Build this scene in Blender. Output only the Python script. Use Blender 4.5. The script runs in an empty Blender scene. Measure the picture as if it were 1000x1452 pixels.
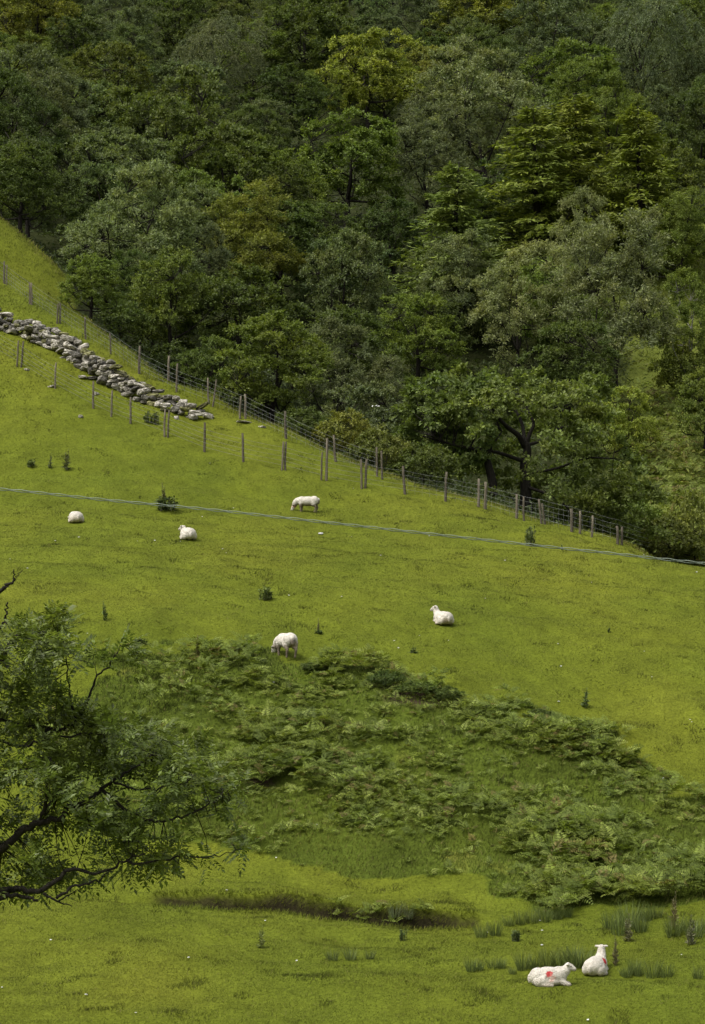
import bpy, math, random
import numpy as np
from mathutils import Vector

# ------------------------------------------------------------------ camera, sky, sun, exposure
SC = bpy.context.scene
COL = SC.collection
F = 3500.0                       # focal length in pixels of the 1000 px wide photograph
PITCH = math.atan(174.0 / F)
cam = bpy.data.objects.new('camera', bpy.data.cameras.new('camera'))
COL.objects.link(cam)
cam.data.sensor_fit = 'HORIZONTAL'
cam.data.sensor_width = 36.0
cam.data.lens = 36.0 * F / 1000.0
cam.data.clip_end = 2000.0
cam.location = (0, 0, 0)
cam.rotation_euler = (math.pi / 2 + PITCH, 0, 0)
SC.camera = cam

SUN_EL, SUN_AZ = math.radians(58), math.radians(-125)   # azimuth from +Y, clockwise: behind and to the left
world = bpy.data.worlds.new('World'); SC.world = world; world.use_nodes = True
wn, wl = world.node_tree.nodes, world.node_tree.links
wn.clear()
wo = wn.new('ShaderNodeOutputWorld'); wb = wn.new('ShaderNodeBackground')
sky = wn.new('ShaderNodeTexSky'); sky.sky_type = 'NISHITA'; sky.sun_disc = False
sky.sun_elevation = SUN_EL; sky.sun_rotation = SUN_AZ
sky.air_density = 1.5; sky.dust_density = 6.0
hs = wn.new('ShaderNodeHueSaturation'); hs.inputs['Saturation'].default_value = 0.30   # cloud cover greys the sky
wl.new(sky.outputs[0], hs.inputs['Color']); wl.new(hs.outputs[0], wb.inputs['Color'])
wb.inputs['Strength'].default_value = 0.128
wl.new(wb.outputs[0], wo.inputs['Surface'])
sl = bpy.data.lights.new('sun', 'SUN'); sl.energy = 1.1; sl.angle = math.radians(18); sl.color = (1.0, 0.95, 0.86)
sun = bpy.data.objects.new('sun', sl); COL.objects.link(sun)
sd = Vector((math.sin(SUN_AZ) * math.cos(SUN_EL), math.cos(SUN_AZ) * math.cos(SUN_EL), math.sin(SUN_EL)))
sun.rotation_euler = sd.to_track_quat('Z', 'Y').to_euler()
SC.view_settings.view_transform = 'Standard'; SC.view_settings.look = 'None'
SC.view_settings.gamma = 1.0; SC.view_settings.use_curve_mapping = False
SC.view_settings.exposure = 0.63
SC.cycles.max_bounces = 6; SC.cycles.diffuse_bounces = 4; SC.cycles.glossy_bounces = 1
SC.cycles.transmission_bounces = 2; SC.cycles.transparent_max_bounces = 4
SC.cycles.caustics_reflective = False; SC.cycles.caustics_refractive = False

# ------------------------------------------------------------------ helpers: projection
CP, SP = math.cos(PITCH), math.sin(PITCH)
def ray(px, py):
    u = (px - 500.0) / F; v = (726.0 - py) / F
    dx, dy, dz = u, CP - v * SP, SP + v * CP
    return dx / dy, dz / dy                      # x and z per metre of depth y
def P(px, py, d):
    a, b = ray(px, py); return np.array((a * d, d, b * d))
def project(p):
    x, y, z = p[..., 0], p[..., 1], p[..., 2]
    w = y * CP + z * SP
    return 500 + F * x / w, 726 - F * (-y * SP + z * CP) / w

# ------------------------------------------------------------------ helpers: noise
def _h(ix, iy, iz):
    n = (np.asarray(ix) * 374761393 + iy * 668265263 + iz * 2147483647 * 3 + iz * 974634777) & 0xFFFFFFFF
    n = ((n ^ (n >> 13)) * 1274126177) & 0xFFFFFFFF
    n = ((n ^ (n >> 16)) * 2246822519) & 0xFFFFFFFF
    return ((n ^ (n >> 15)) & 0xFFFFFF) / float(0xFFFFFF)
def vnoise(x, y, z=0.0):
    x, y, z = np.broadcast_arrays(np.asarray(x, float), np.asarray(y, float), np.asarray(z, float))
    ix, iy, iz = np.floor(x).astype(np.int64), np.floor(y).astype(np.int64), np.floor(z).astype(np.int64)
    fx, fy, fz = x - ix, y - iy, z - iz
    fx, fy, fz = fx * fx * (3 - 2 * fx), fy * fy * (3 - 2 * fy), fz * fz * (3 - 2 * fz)
    r = 0
    for a in (0, 1):
        for b in (0, 1):
            for c in (0, 1):
                r = r + _h(ix + a, iy + b, iz + c) * (fx if a else 1 - fx) * (fy if b else 1 - fy) * (fz if c else 1 - fz)
    return r * 2 - 1
def fbm(x, y, z=0.0, o=3):
    s, a = 0, 1.0
    for k in range(o):
        s = s + a * vnoise(x * 2 ** k + 17 * k, y * 2 ** k - 9 * k, z * 2 ** k + 5 * k); a *= 0.5
    return s / 1.6
def sstep(a, b, x):
    t = np.clip((x - a) / (b - a), 0, 1); return t * t * (3 - 2 * t)
def norm(v):
    return v / np.maximum(np.linalg.norm(v, axis=-1, keepdims=True), 1e-9)
def in_poly(px, py, poly):
    px, py = np.asarray(px, float), np.asarray(py, float)
    r = np.zeros(px.shape, bool); n = len(poly)
    for i in range(n):
        x0, y0 = poly[i]; x1, y1 = poly[(i + 1) % n]
        c = ((y0 > py) != (y1 > py))
        r ^= c & (px < (x1 - x0) * (py - y0) / ((y1 - y0) if y1 != y0 else 1e-9) + x0)
    return r

# ------------------------------------------------------------------ helpers: meshes and objects
def mesh(name, v, faces, mat=None, col=None, smooth=False):
    """faces: list of integer arrays (n,3) / (n,4)"""
    if not isinstance(faces, (list, tuple)): faces = [faces]
    faces = [np.asarray(f, np.int32) for f in faces if len(f)]
    v = np.asarray(v, np.float32)
    me = bpy.data.meshes.new(name)
    nl = sum(f.size for f in faces); npol = sum(len(f) for f in faces)
    me.vertices.add(len(v)); me.vertices.foreach_set('co', v.ravel())
    me.loops.add(nl); me.loops.foreach_set('vertex_index', np.concatenate([f.ravel() for f in faces]))
    me.polygons.add(npol)
    st = []; o = 0
    for f in faces:
        k = f.shape[1]; st.append(o + np.arange(len(f)) * k); o += f.size
    me.polygons.foreach_set('loop_start', np.concatenate(st).astype(np.int32))
    me.polygons.foreach_set('use_smooth', np.full(npol, smooth))
    me.update(calc_edges=True)
    if col is not None:
        a = me.color_attributes.new('Col', 'FLOAT_COLOR', 'POINT')
        c = np.ones((len(v), 4), np.float32); c[:, :3] = col
        a.data.foreach_set('color', c.ravel())
    if mat: me.materials.append(mat)
    return me
def obj(name, me, parent=None, label=None, cat=None, group=None, kind=None, color=None, loc=None):
    o = bpy.data.objects.new(name, me); COL.objects.link(o)
    if parent: o.parent = parent
    if loc is not None: o.location = loc
    if label: o['label'] = label
    if cat: o['category'] = cat
    if group: o['group'] = group
    if kind: o['kind'] = kind
    if color is not None: o.color = (*color, 1)
    return o
class Tubes:
    def __init__(s): s.v = []; s.f = []; s.n = 0
    def add(s, pts, rad, k=5, cap=True):
        pts = np.asarray(pts, float); m = len(pts)
        rad = np.broadcast_to(np.asarray(rad, float), (m,))
        t = norm(np.gradient(pts, axis=0))
        ref = np.array((0.31, 0.2, 0.93)) if abs(t[0, 2]) < 0.9 else np.array((1.0, 0.1, 0))
        a = norm(np.cross(t, ref)); b = np.cross(t, a)
        th = np.arange(k) * 2 * math.pi / k
        ring = pts[:, None] + rad[:, None, None] * (np.cos(th)[None, :, None] * a[:, None] + np.sin(th)[None, :, None] * b[:, None])
        s.v.append(ring.reshape(-1, 3))
        i = np.arange(m - 1)[:, None] * k; j = np.arange(k)[None]; j2 = (j + 1) % k
        s.f.append(np.stack([i + j, i + j2, i + k + j2, i + k + j], -1).reshape(-1, 4) + s.n)
        s.n += m * k
        if cap:
            for e, q in ((0, pts[0]), (m - 1, pts[-1])):
                s.v.append(q[None]); c = s.n; s.n += 1
                base = c - m * k - (0 if e == 0 else 1) + e * k
                jj = np.arange(k)
                tri = np.stack([np.full(k, c), base + (jj if e else (jj + 1) % k), base + ((jj + 1) % k if e else jj), np.full(k, c)], -1)
                s.tri = getattr(s, 'tri', []); s.tri.append(tri[:, :3])
    def mesh(s, name, mat, smooth=True, col=None):
        fs = [np.concatenate(s.f)]
        if getattr(s, 'tri', None): fs.append(np.concatenate(s.tri))
        return mesh(name, np.concatenate(s.v), fs, mat, col, smooth)
def leaves(pos, axis, nrm, L, W, fold=0.18):
    axis = norm(axis); side = norm(np.cross(axis, nrm)); n = np.cross(side, axis)
    L = np.broadcast_to(L, (len(pos),))[:, None]; W = np.broadcast_to(W, (len(pos),))[:, None]
    m = pos + axis * L * 0.45 + n * W * fold
    v = np.stack([pos, m + side * W / 2, pos + axis * L, m - side * W / 2], 1).reshape(-1, 3)
    return v, np.arange(len(pos) * 4).reshape(-1, 4)
def curve(pts, n):
    """Catmull-Rom through the points"""
    p = np.asarray(pts, float); q = np.vstack([2 * p[0] - p[1], p, 2 * p[-1] - p[-2]])
    t = np.linspace(0, len(p) - 1 - 1e-6, n); i = t.astype(int); f = (t - i)[:, None]
    a, b, c, d = q[i], q[i + 1], q[i + 2], q[i + 3]
    return 0.5 * (2 * b + (c - a) * f + (2 * a - 5 * b + 4 * c - d) * f ** 2 + (3 * b - a - 3 * c + d) * f ** 3)

# ------------------------------------------------------------------ materials
def new_mat(name):
    m = bpy.data.materials.new(name); m.use_nodes = True
    nt = m.node_tree; nt.nodes.clear()
    out = nt.nodes.new('ShaderNodeOutputMaterial')
    return m, nt, out
def N(nt, t, **kw):
    n = nt.nodes.new(t)
    for k, v in kw.items():
        if k.startswith('i_'): n.inputs[k[2:].replace('_', ' ')].default_value = v
        else: setattr(n, k, v)
    return n
def mulc(nt, a, b, mode='MULTIPLY', fac=1.0):
    n = nt.nodes.new('ShaderNodeMix'); n.data_type = 'RGBA'; n.blend_type = mode; n.inputs[0].default_value = fac
    for s, k in ((a, 6), (b, 7)):
        if isinstance(s, tuple): n.inputs[k].default_value = (*s, 1)
        else: nt.links.new(s, n.inputs[k])
    return n.outputs[2]
def ramp(nt, src, stops):
    r = nt.nodes.new('ShaderNodeValToRGB'); e = r.color_ramp.elements
    while len(e) < len(stops): e.new(0.5)
    for k, (p, c) in enumerate(stops):
        e[k].position = p; e[k].color = (*c, 1) if isinstance(c, tuple) else (c, c, c, 1)
    nt.links.new(src, r.inputs[0]); return r.outputs[0]
def leaf_mat(name, trans=0.3, rough=0.55, spec=0.3, source='object', var=0.45, upn=0.0, yellow=0.5):
    m, nt, out = new_mat(name); L = nt.links
    if source == 'object': c = N(nt, 'ShaderNodeObjectInfo').outputs['Color']
    else: c = N(nt, 'ShaderNodeVertexColor', layer_name='Col').outputs[0]
    g = N(nt, 'ShaderNodeNewGeometry')
    rnd = g.outputs['Random Per Island']
    c = mulc(nt, c, ramp(nt, rnd, [(0, 1 - var), (0.5, 1.0), (0.93, 1 + var * 0.8), (1, 1 + var * 1.6)]))
    tc = N(nt, 'ShaderNodeTexCoord')
    nz = N(nt, 'ShaderNodeTexNoise', i_Scale=0.55, i_Detail=2.0); L.new(g.outputs['Position'], nz.inputs['Vector'])
    c2 = mulc(nt, c, ramp(nt, nz.outputs['Fac'], [(0.3, (0.80, 0.90, 1.0)), (0.5, (1, 1, 1)), (0.72, (1.3, 1.14, 0.8))]), fac=yellow)
    b = N(nt, 'ShaderNodeBsdfPrincipled'); b.inputs['Roughness'].default_value = rough
    b.inputs['Specular IOR Level'].default_value = spec
    L.new(c2, b.inputs['Base Color'])
    t = N(nt, 'ShaderNodeBsdfTranslucent'); L.new(mulc(nt, c2, (1.15, 1.2, 0.55)), t.inputs['Color'])
    if upn > 0:
        mx = N(nt, 'ShaderNodeMix', data_type='VECTOR'); mx.inputs[0].default_value = upn
        L.new(g.outputs['Normal'], mx.inputs[4]); mx.inputs[5].default_value = (0, -0.25, 1)
        nn = N(nt, 'ShaderNodeVectorMath', operation='NORMALIZE'); L.new(mx.outputs[1], nn.inputs[0])
        L.new(nn.outputs[0], b.inputs['Normal'])
    ms = N(nt, 'ShaderNodeMixShader'); ms.inputs[0].default_value = trans
    L.new(b.outputs[0], ms.inputs[1]); L.new(t.outputs[0], ms.inputs[2]); L.new(ms.outputs[0], out.inputs[0])
    return m
def noise_mat(name, stops, scale=8, detail=6, rough=0.9, bump=0.4, bscale=30, stretch=None, tint=None, spec=0.2, coords='Object'):
    m, nt, out = new_mat(name); L = nt.links
    tc = N(nt, 'ShaderNodeTexCoord'); src = tc.outputs[coords]
    if stretch:
        mp = N(nt, 'ShaderNodeMapping'); mp.inputs['Scale'].default_value = stretch; L.new(src, mp.inputs[0]); src = mp.outputs[0]
    oi = N(nt, 'ShaderNodeObjectInfo')
    ad = N(nt, 'ShaderNodeVectorMath', operation='ADD'); L.new(src, ad.inputs[0])
    cb = N(nt, 'ShaderNodeVectorMath', operation='SCALE'); cb.inputs[0].default_value = (37, 19, 53); L.new(oi.outputs['Random'], cb.inputs['Scale'])
    L.new(cb.outputs[0], ad.inputs[1])
    nz = N(nt, 'ShaderNodeTexNoise', i_Scale=scale, i_Detail=detail, i_Roughness=0.65); L.new(ad.outputs[0], nz.inputs['Vector'])
    c = ramp(nt, nz.outputs['Fac'], stops)
    if tint == 'object': c = mulc(nt, c, oi.outputs['Color'])
    elif tint == 'vertex': c = mulc(nt, c, N(nt, 'ShaderNodeVertexColor', layer_name='Col').outputs[0])
    b = N(nt, 'ShaderNodeBsdfPrincipled'); b.inputs['Roughness'].default_value = rough; b.inputs['Specular IOR Level'].default_value = spec
    L.new(c, b.inputs['Base Color'])
    n2 = N(nt, 'ShaderNodeTexNoise', i_Scale=bscale, i_Detail=5.0); L.new(ad.outputs[0], n2.inputs['Vector'])
    bp = N(nt, 'ShaderNodeBump'); bp.inputs['Strength'].default_value = bump; bp.inputs['Distance'].default_value = 0.05
    L.new(n2.outputs['Fac'], bp.inputs['Height']); L.new(bp.outputs[0], b.inputs['Normal'])
    L.new(b.outputs[0], out.inputs[0])
    return m
M_LEAF = leaf_mat('leaf', trans=0.38)
M_LEAF_FINE = leaf_mat('fine_leaf', trans=0.36, rough=0.6, var=0.5)
M_NEEDLE = leaf_mat('needle', trans=0.25, rough=0.6, var=0.4)
M_ASH = leaf_mat('ash_leaf', trans=0.36, rough=0.45, spec=0.4, var=0.45)
M_GRASS = leaf_mat('grass_blade', trans=0.25, rough=0.7, spec=0.1, source='vertex', var=0.13, upn=0.75, yellow=0.35)
M_FERN = leaf_mat('fern_frond', trans=0.35, rough=0.6, spec=0.25, source='vertex', var=0.28, upn=0.35, yellow=0.4)
M_HERB = leaf_mat('herb_leaf', trans=0.2, rough=0.6, var=0.4)
M_BARK = noise_mat('bark', [(0.3, (0.010, 0.008, 0.006)), (0.55, (0.022, 0.019, 0.014)), (0.75, (0.045, 0.042, 0.03))], scale=5, stretch=(3, 3, 0.6), bump=0.8, bscale=12)
M_PALEBARK = noise_mat('pale_bark', [(0.3, (0.10, 0.09, 0.075)), (0.6, (0.26, 0.25, 0.22)), (0.8, (0.35, 0.34, 0.3))], scale=4, stretch=(3, 3, 0.6), bump=0.5, bscale=10)
M_POST = noise_mat('weathered_post', [(0.3, (0.055, 0.047, 0.036)), (0.5, (0.12, 0.105, 0.08)), (0.75, (0.20, 0.185, 0.145))], scale=6, stretch=(5, 5, 0.5), bump=0.5, bscale=20, tint='object')
M_WIRE = noise_mat('galvanised_wire', [(0.3, (0.12, 0.125, 0.12)), (0.7, (0.27, 0.28, 0.27))], scale=3, bump=0.0, rough=0.55, spec=0.5)
M_CABLE = noise_mat('green_grey_cable', [(0.3, (0.095, 0.115, 0.09)), (0.7, (0.155, 0.175, 0.14))], scale=9, bump=0.1, rough=0.5, spec=0.4, tint='object')
M_STONE = noise_mat('lichen_stone', [(0.28, (0.03, 0.03, 0.024)), (0.42, (0.10, 0.095, 0.08)), (0.52, (0.26, 0.25, 0.225)), (0.62, (0.42, 0.41, 0.385)), (0.8, (0.58, 0.57, 0.54))], scale=3.2, detail=8, bump=0.9, bscale=9, tint='object')
M_WOOL = noise_mat('wool', [(0.3, (.68, .66, .62)), (0.5, (.93, .92, .9)), (0.75, (1., 1., 1.))], scale=11, bump=0.8, bscale=30, rough=0.95, spec=0.05, tint='vertex')
M_FLECK = noise_mat('white_fleck', [(0.3, 0.55), (0.7, 0.8)], scale=9, bump=0.1)
# ------------------------------------------------------------------ terrain: a smooth surface through surveyed points (pixel, depth)
CTRL = [(-250, 1452, 46), (0, 1452, 46), (500, 1452, 46), (1000, 1452, 46), (1250, 1452, 46),
 (0, 1385, 50), (500, 1385, 49.6), (1000, 1375, 49.6), (1250, 1370, 49.6),
 (-200, 1275, 57.5), (130, 1284, 56.4), (400, 1300, 56.2), (640, 1314, 55.6), (820, 1330, 53.6), (1000, 1322, 53.8), (1250, 1310, 54),
 (-200, 1240, 59.8), (150, 1248, 59.2), (400, 1252, 59.2), (650, 1268, 58.3), (850, 1288, 56.6), (1000, 1255, 57.2), (1250, 1230, 58),
 (-200, 1080, 65.5), (250, 1100, 64.7), (500, 1120, 64.0), (750, 1150, 62.7), (1000, 1180, 60.8), (1250, 1170, 61.5),
 (-200, 890, 73), (60, 895, 73), (180, 912, 72.2), (420, 940, 71.2), (560, 962, 70.2), (700, 1000, 68.7), (820, 1040, 67.2), (920, 1085, 65.4), (1000, 1125, 63.8), (1250, 1160, 64.5),
 (405, 905, 73.6), (620, 883, 76), (830, 1003, 70.2), (1000, 1000, 69.5), (1000, 900, 77), (1250, 920, 77),
 (-200, 740, 92), (100, 740, 91), (265, 764, 88.5), (435, 725, 96), (700, 770, 91), (1000, 832, 84.5), (1250, 860, 84),
 (1000, 806, 88.5), (880, 782, 92), (700, 728, 98), (500, 672, 102), (400, 640, 104), (300, 600, 107.5), (200, 545, 111), (100, 470, 116), (0, 402, 122),
 (0, 600, 105), (150, 640, 102), (-200, 560, 109), (-250, 330, 126), (-250, 220, 142)]
EDGE = [(-250, 215, 142), (-60, 290, 134), (0, 312, 133), (90, 388, 128), (120, 450, 121.5), (200, 510, 116.5), (300, 562, 112.5), (400, 606, 108.5), (500, 652, 105.5), (600, 690, 103), (700, 715, 101.5), (800, 752, 99), (900, 776, 96), (1000, 798, 93), (1250, 850, 90)]
CT = [P(*c) for c in CTRL + EDGE[1:-2]]
def far(px, d, z): CT.append(np.array((ray(px, 900)[0] * d, d, z)))
for px, d, z in [(1000, 95, 1.6), (1250, 95, 1.0), (1000, 105, -0.6), (1250, 105, -1.0), (850, 104, 3.0), (850, 112, 3.6), (700, 108, 5.2), (700, 116, 5.6), (500, 112, 6.2), (500, 120, 7.0),
                 (1000, 116, 2.2), (1000, 125, 7.0), (1000, 138, 11.8), (1250, 116, 2), (1250, 130, 8), (850, 125, 7), (850, 140, 12), (300, 117, 8.6), (300, 125, 10.5), (700, 130, 9),
                 (150, 124, 14.6), (150, 134, 16.4), (0, 140, 20.5), (-250, 150, 27), (500, 135, 12), (250, 145, 18), (0, 155, 25.5),
                 (500, 155, 18.5), (800, 155, 17.2), (1000, 155, 17.5), (1250, 155, 17.5), (-250, 180, 36), (100, 180, 33), (500, 180, 28.5), (900, 180, 28), (1250, 180, 28),
                 (-250, 240, 58), (200, 240, 53.5), (800, 240, 50.5), (1250, 240, 50), (-250, 300, 84), (500, 300, 79), (1250, 300, 77), (-250, 360, 110), (500, 360, 104), (1250, 360, 102)]:
    far(px, d, z)
for x in (-25, 0, 25): CT += [np.array((x, 0, -1.7)), np.array((x, 10, -3.6)), np.array((x, 22, -6.2)), np.array((x, 34, -7.3))]
CT = np.array(CT)
def _U(r2): return np.where(r2 > 1e-12, r2 * np.log(np.maximum(r2, 1e-12)), 0)
SCL = 40.0
_c = CT[:, :2] / SCL; _n = len(_c)
_K = _U(((_c[:, None] - _c[None]) ** 2).sum(-1)) + np.eye(_n) * 0.0002
_Pm = np.hstack([np.ones((_n, 1)), _c])
_A = np.block([[_K, _Pm], [_Pm.T, np.zeros((3, 3))]])
_w = np.linalg.solve(_A, np.concatenate([CT[:, 2], np.zeros(3)]))
def base_z(x, y):
    x = np.clip(np.asarray(x, float), -75, 75); y = np.clip(np.asarray(y, float), -20, 380)
    sh = x.shape; q = np.stack([x.ravel(), y.ravel()], 1) / SCL; out = np.empty(len(q))
    for s in range(0, len(q), 40000):
        b = q[s:s + 40000]
        out[s:s + 40000] = _U(((b[:, None] - _c[None]) ** 2).sum(-1)) @ _w[:_n] + _w[_n] + b @ _w[_n + 1:]
    return out.reshape(sh)
# stream ditch line, bank polygon, forest edge
DPX = [(90, 1268), (210, 1273), (300, 1279), (380, 1285), (470, 1294), (560, 1303), (640, 1307), (690, 1308)]
def hit_base(px, py, y0=44, y1=330):
    a, b = ray(px, py)
    ys = np.arange(y0, y1, 0.25); g = base_z(ys * a, ys) - ys * b
    k = np.argmax(g > 0)
    if g[k] <= 0: k = len(ys) - 1
    if k == 0: return np.array((a * ys[0], ys[0], b * ys[0]))
    t = g[k - 1] / (g[k - 1] - g[k] + 1e-12); y = ys[k - 1] + 0.25 * t
    return np.array((a * y, y, b * y))
_dp = np.array([hit_base(*p)[:2] for p in DPX])
BANK = [(140, 935), (200, 918), (300, 925), (420, 934), (560, 955), (650, 975), (760, 1010), (860, 1050), (930, 1085), (960, 1130), (1120, 1130), (1120, 1270), (1000, 1262), (900, 1290), (780, 1292), (690, 1262), (560, 1245), (420, 1235), (280, 1210), (140, 1190), (60, 1080)]
_edge = np.array([P(*e) for e in EDGE])
def edge_y(x): return np.interp(x, _edge[:, 0], _edge[:, 1])
def ditch(x, y):
    t = y - np.interp(x, _dp[:, 0], _dp[:, 1]) + 0.18 * vnoise(x * 1.1, 3.3)
    a = sstep(_dp[0, 0] + .9, _dp[2, 0] + .5, x) * (1 - sstep(_dp[-2, 0] + 0.1, _dp[-1, 0] + .2, x))
    a = a * (0.52 + 0.16 * vnoise(x * 0.9, 7.7))
    prof = sstep(-0.55, -0.25, t) * (1 - sstep(0.04, 0.22 , t))
    return a, t, prof
def bank_mask(x, y, z):
    q = np.stack(np.broadcast_arrays(x, y, z), -1); a, b = project(q)
    a = a + 34 * vnoise(q[..., 0] * .9, q[..., 1] * .9, 3.0); b = b + 24 * vnoise(q[..., 0] * 1.1, q[..., 1] * 1.1, 8.0)
    return in_poly(a, b, BANK)
def ground_z(x, y):
    x = np.asarray(x, float); y = np.asarray(y, float); z = base_z(x, y)
    a, t, pr = ditch(x, y); z = z - a * pr + a * 0.35 * sstep(0.2, 0.35, t) * (1 - sstep(0.4, 2.2, t))
    bank = sstep(58.6, 60.5, y) * (1 - sstep(69.5, 72.5, y + 0.10 * x * (x > 0)))
    near = 1 - sstep(125, 140, y)
    z = z + (0.075 + 0.08 * bank) * fbm(x / 1.5, y / 1.5, 1.0, 2) + 0.034 * near * vnoise(x / 0.5, y / 0.55, 2.0)
    z = z + 0.075 * near * fbm(x / 5.0, y / 1.1 + 0.2 * x, 4.0, 2)                    # sheep-worn terracettes
    rough = sstep(93, 108, y) * near * (1 - sstep(-9, -3, x)); z = z + 0.07 * rough * fbm(x / 2.2, y / 0.9, 9.0, 2)
    z = z + sstep(0, 5, y - edge_y(x)) * 0.35 * fbm(x / 3.0, y / 3.0, 6.0, 3)
    return z
def hit(px, py, y0=44, y1=330):
    p = hit_base(px, py, y0, y1); a, b = ray(px, py)
    ys = np.arange(max(p[1] - 6, y0), min(p[1] + 8, y1), 0.04); g = ground_z(ys * a, ys) - ys * b
    k = int(np.argmax(g > 0)); y = ys[k] if g[k] > 0 else p[1]
    return np.array((a * y, y, float(ground_z(np.array(a * y), np.array(y)))))
def on_ground(x, y): return np.array((x, y, float(ground_z(np.array(float(x)), np.array(float(y))))))

def axis_grid(segs):
    out = [segs[0][0]]
    for a, b, s in segs:
        n = max(1, int(round((b - a) / s))); out += list(np.linspace(a, b, n + 1)[1:])
    return np.array(out)
gx = axis_grid([(-400, -60, 40), (-60, -20, 2.5), (-20, 20, 0.13), (20, 60, 2.5), (60, 400, 40)])
gy = axis_grid([(-60, 36, 4), (36, 45, 0.6), (45, 55, 0.22), (55, 60, 0.09), (60, 112, 0.22), (112, 140, 0.7), (140, 330, 3), (330, 420, 15)])
X, Y = np.meshgrid(gx, gy); Z = ground_z(X, Y)
GRASS_A, GRASS_B, GRASS_C = np.array((0.104, 0.125, 0.0120)), np.array((0.088, 0.112, 0.0110)), np.array((0.122, 0.136, 0.0140))
def grass_col(x, y):
    n1 = fbm(x / 4.0, y / 7.0, 3.0, 3)[..., None]; n2 = fbm(x / 1.1, y / 1.6, 8.0, 2)[..., None]
    c = GRASS_A + (GRASS_C - GRASS_A) * np.clip(n1 * 1.3, 0, 1) + (GRASS_B - GRASS_A) * np.clip(-n1 * 1.3, 0, 1)
    n3 = fbm(x / 0.45, y / 0.6, 18.0, 2)[..., None]
    return c * (1 + 0.14 * n2 + 0.20 * n3)
def zone_col(x, y, z):
    c = grass_col(x, y)
    bk = bank_mask(x, y, z)[..., None]
    nb = fbm(x / 1.3, y / 1.3, 5.0, 3)[..., None]
    c = np.where(bk, np.array((0.070, 0.095, 0.012)) * (1 + 0.4 * nb) + np.array((0.06, 0.025, 0.012)) * np.clip(nb * 2.2 - 1.0, 0, 1), c)
    ppx, ppy = project(np.stack(np.broadcast_arrays(x, y, z), -1))
    for ex, ey, rx, ry in ((600, 990, 55, 12), (805, 1190, 20, 15), (372, 1108, 26, 11), (545, 968, 30, 8)):
        k = (1 - sstep(.5, 1.2, np.hypot((ppx - ex) / rx, (ppy - ey) / ry) + .5 * nb[..., 0]))[..., None]; c = c * (1 - k) + np.array((.055, .038, .026)) * k
    a, t, pr = ditch(x, y)
    soil = (sstep(.08, .25, a) * sstep(-.5, -.2, t) * (1 - sstep(.14, .34, t + .25 * nb[..., 0])))[..., None]
    c = c * (1 - soil) + np.array((0.028, 0.024, 0.011)) * (1 + 0.6 * nb) * soil
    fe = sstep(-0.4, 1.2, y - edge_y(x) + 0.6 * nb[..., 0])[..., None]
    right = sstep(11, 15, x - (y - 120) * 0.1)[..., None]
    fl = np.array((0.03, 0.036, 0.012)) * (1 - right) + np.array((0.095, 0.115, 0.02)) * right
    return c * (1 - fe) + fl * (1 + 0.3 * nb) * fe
ny, nx = X.shape
idx = np.arange(ny * nx).reshape(ny, nx)
gf = np.stack([idx[:-1, :-1], idx[:-1, 1:], idx[1:, 1:], idx[1:, :-1]], -1).reshape(-1, 4)
M_GROUND = noise_mat('turf_ground', [(0.25, 0.62), (0.5, 1.0), (0.75, 1.3)], scale=9, detail=8, rough=0.95, bump=0.7, bscale=14, tint='vertex', spec=0.05)
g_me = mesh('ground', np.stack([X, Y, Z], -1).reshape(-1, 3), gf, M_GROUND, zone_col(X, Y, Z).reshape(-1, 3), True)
obj('ground', g_me, kind='structure', label='grassy valley floor, sloping pasture and wooded hillside', cat='ground')
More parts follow.
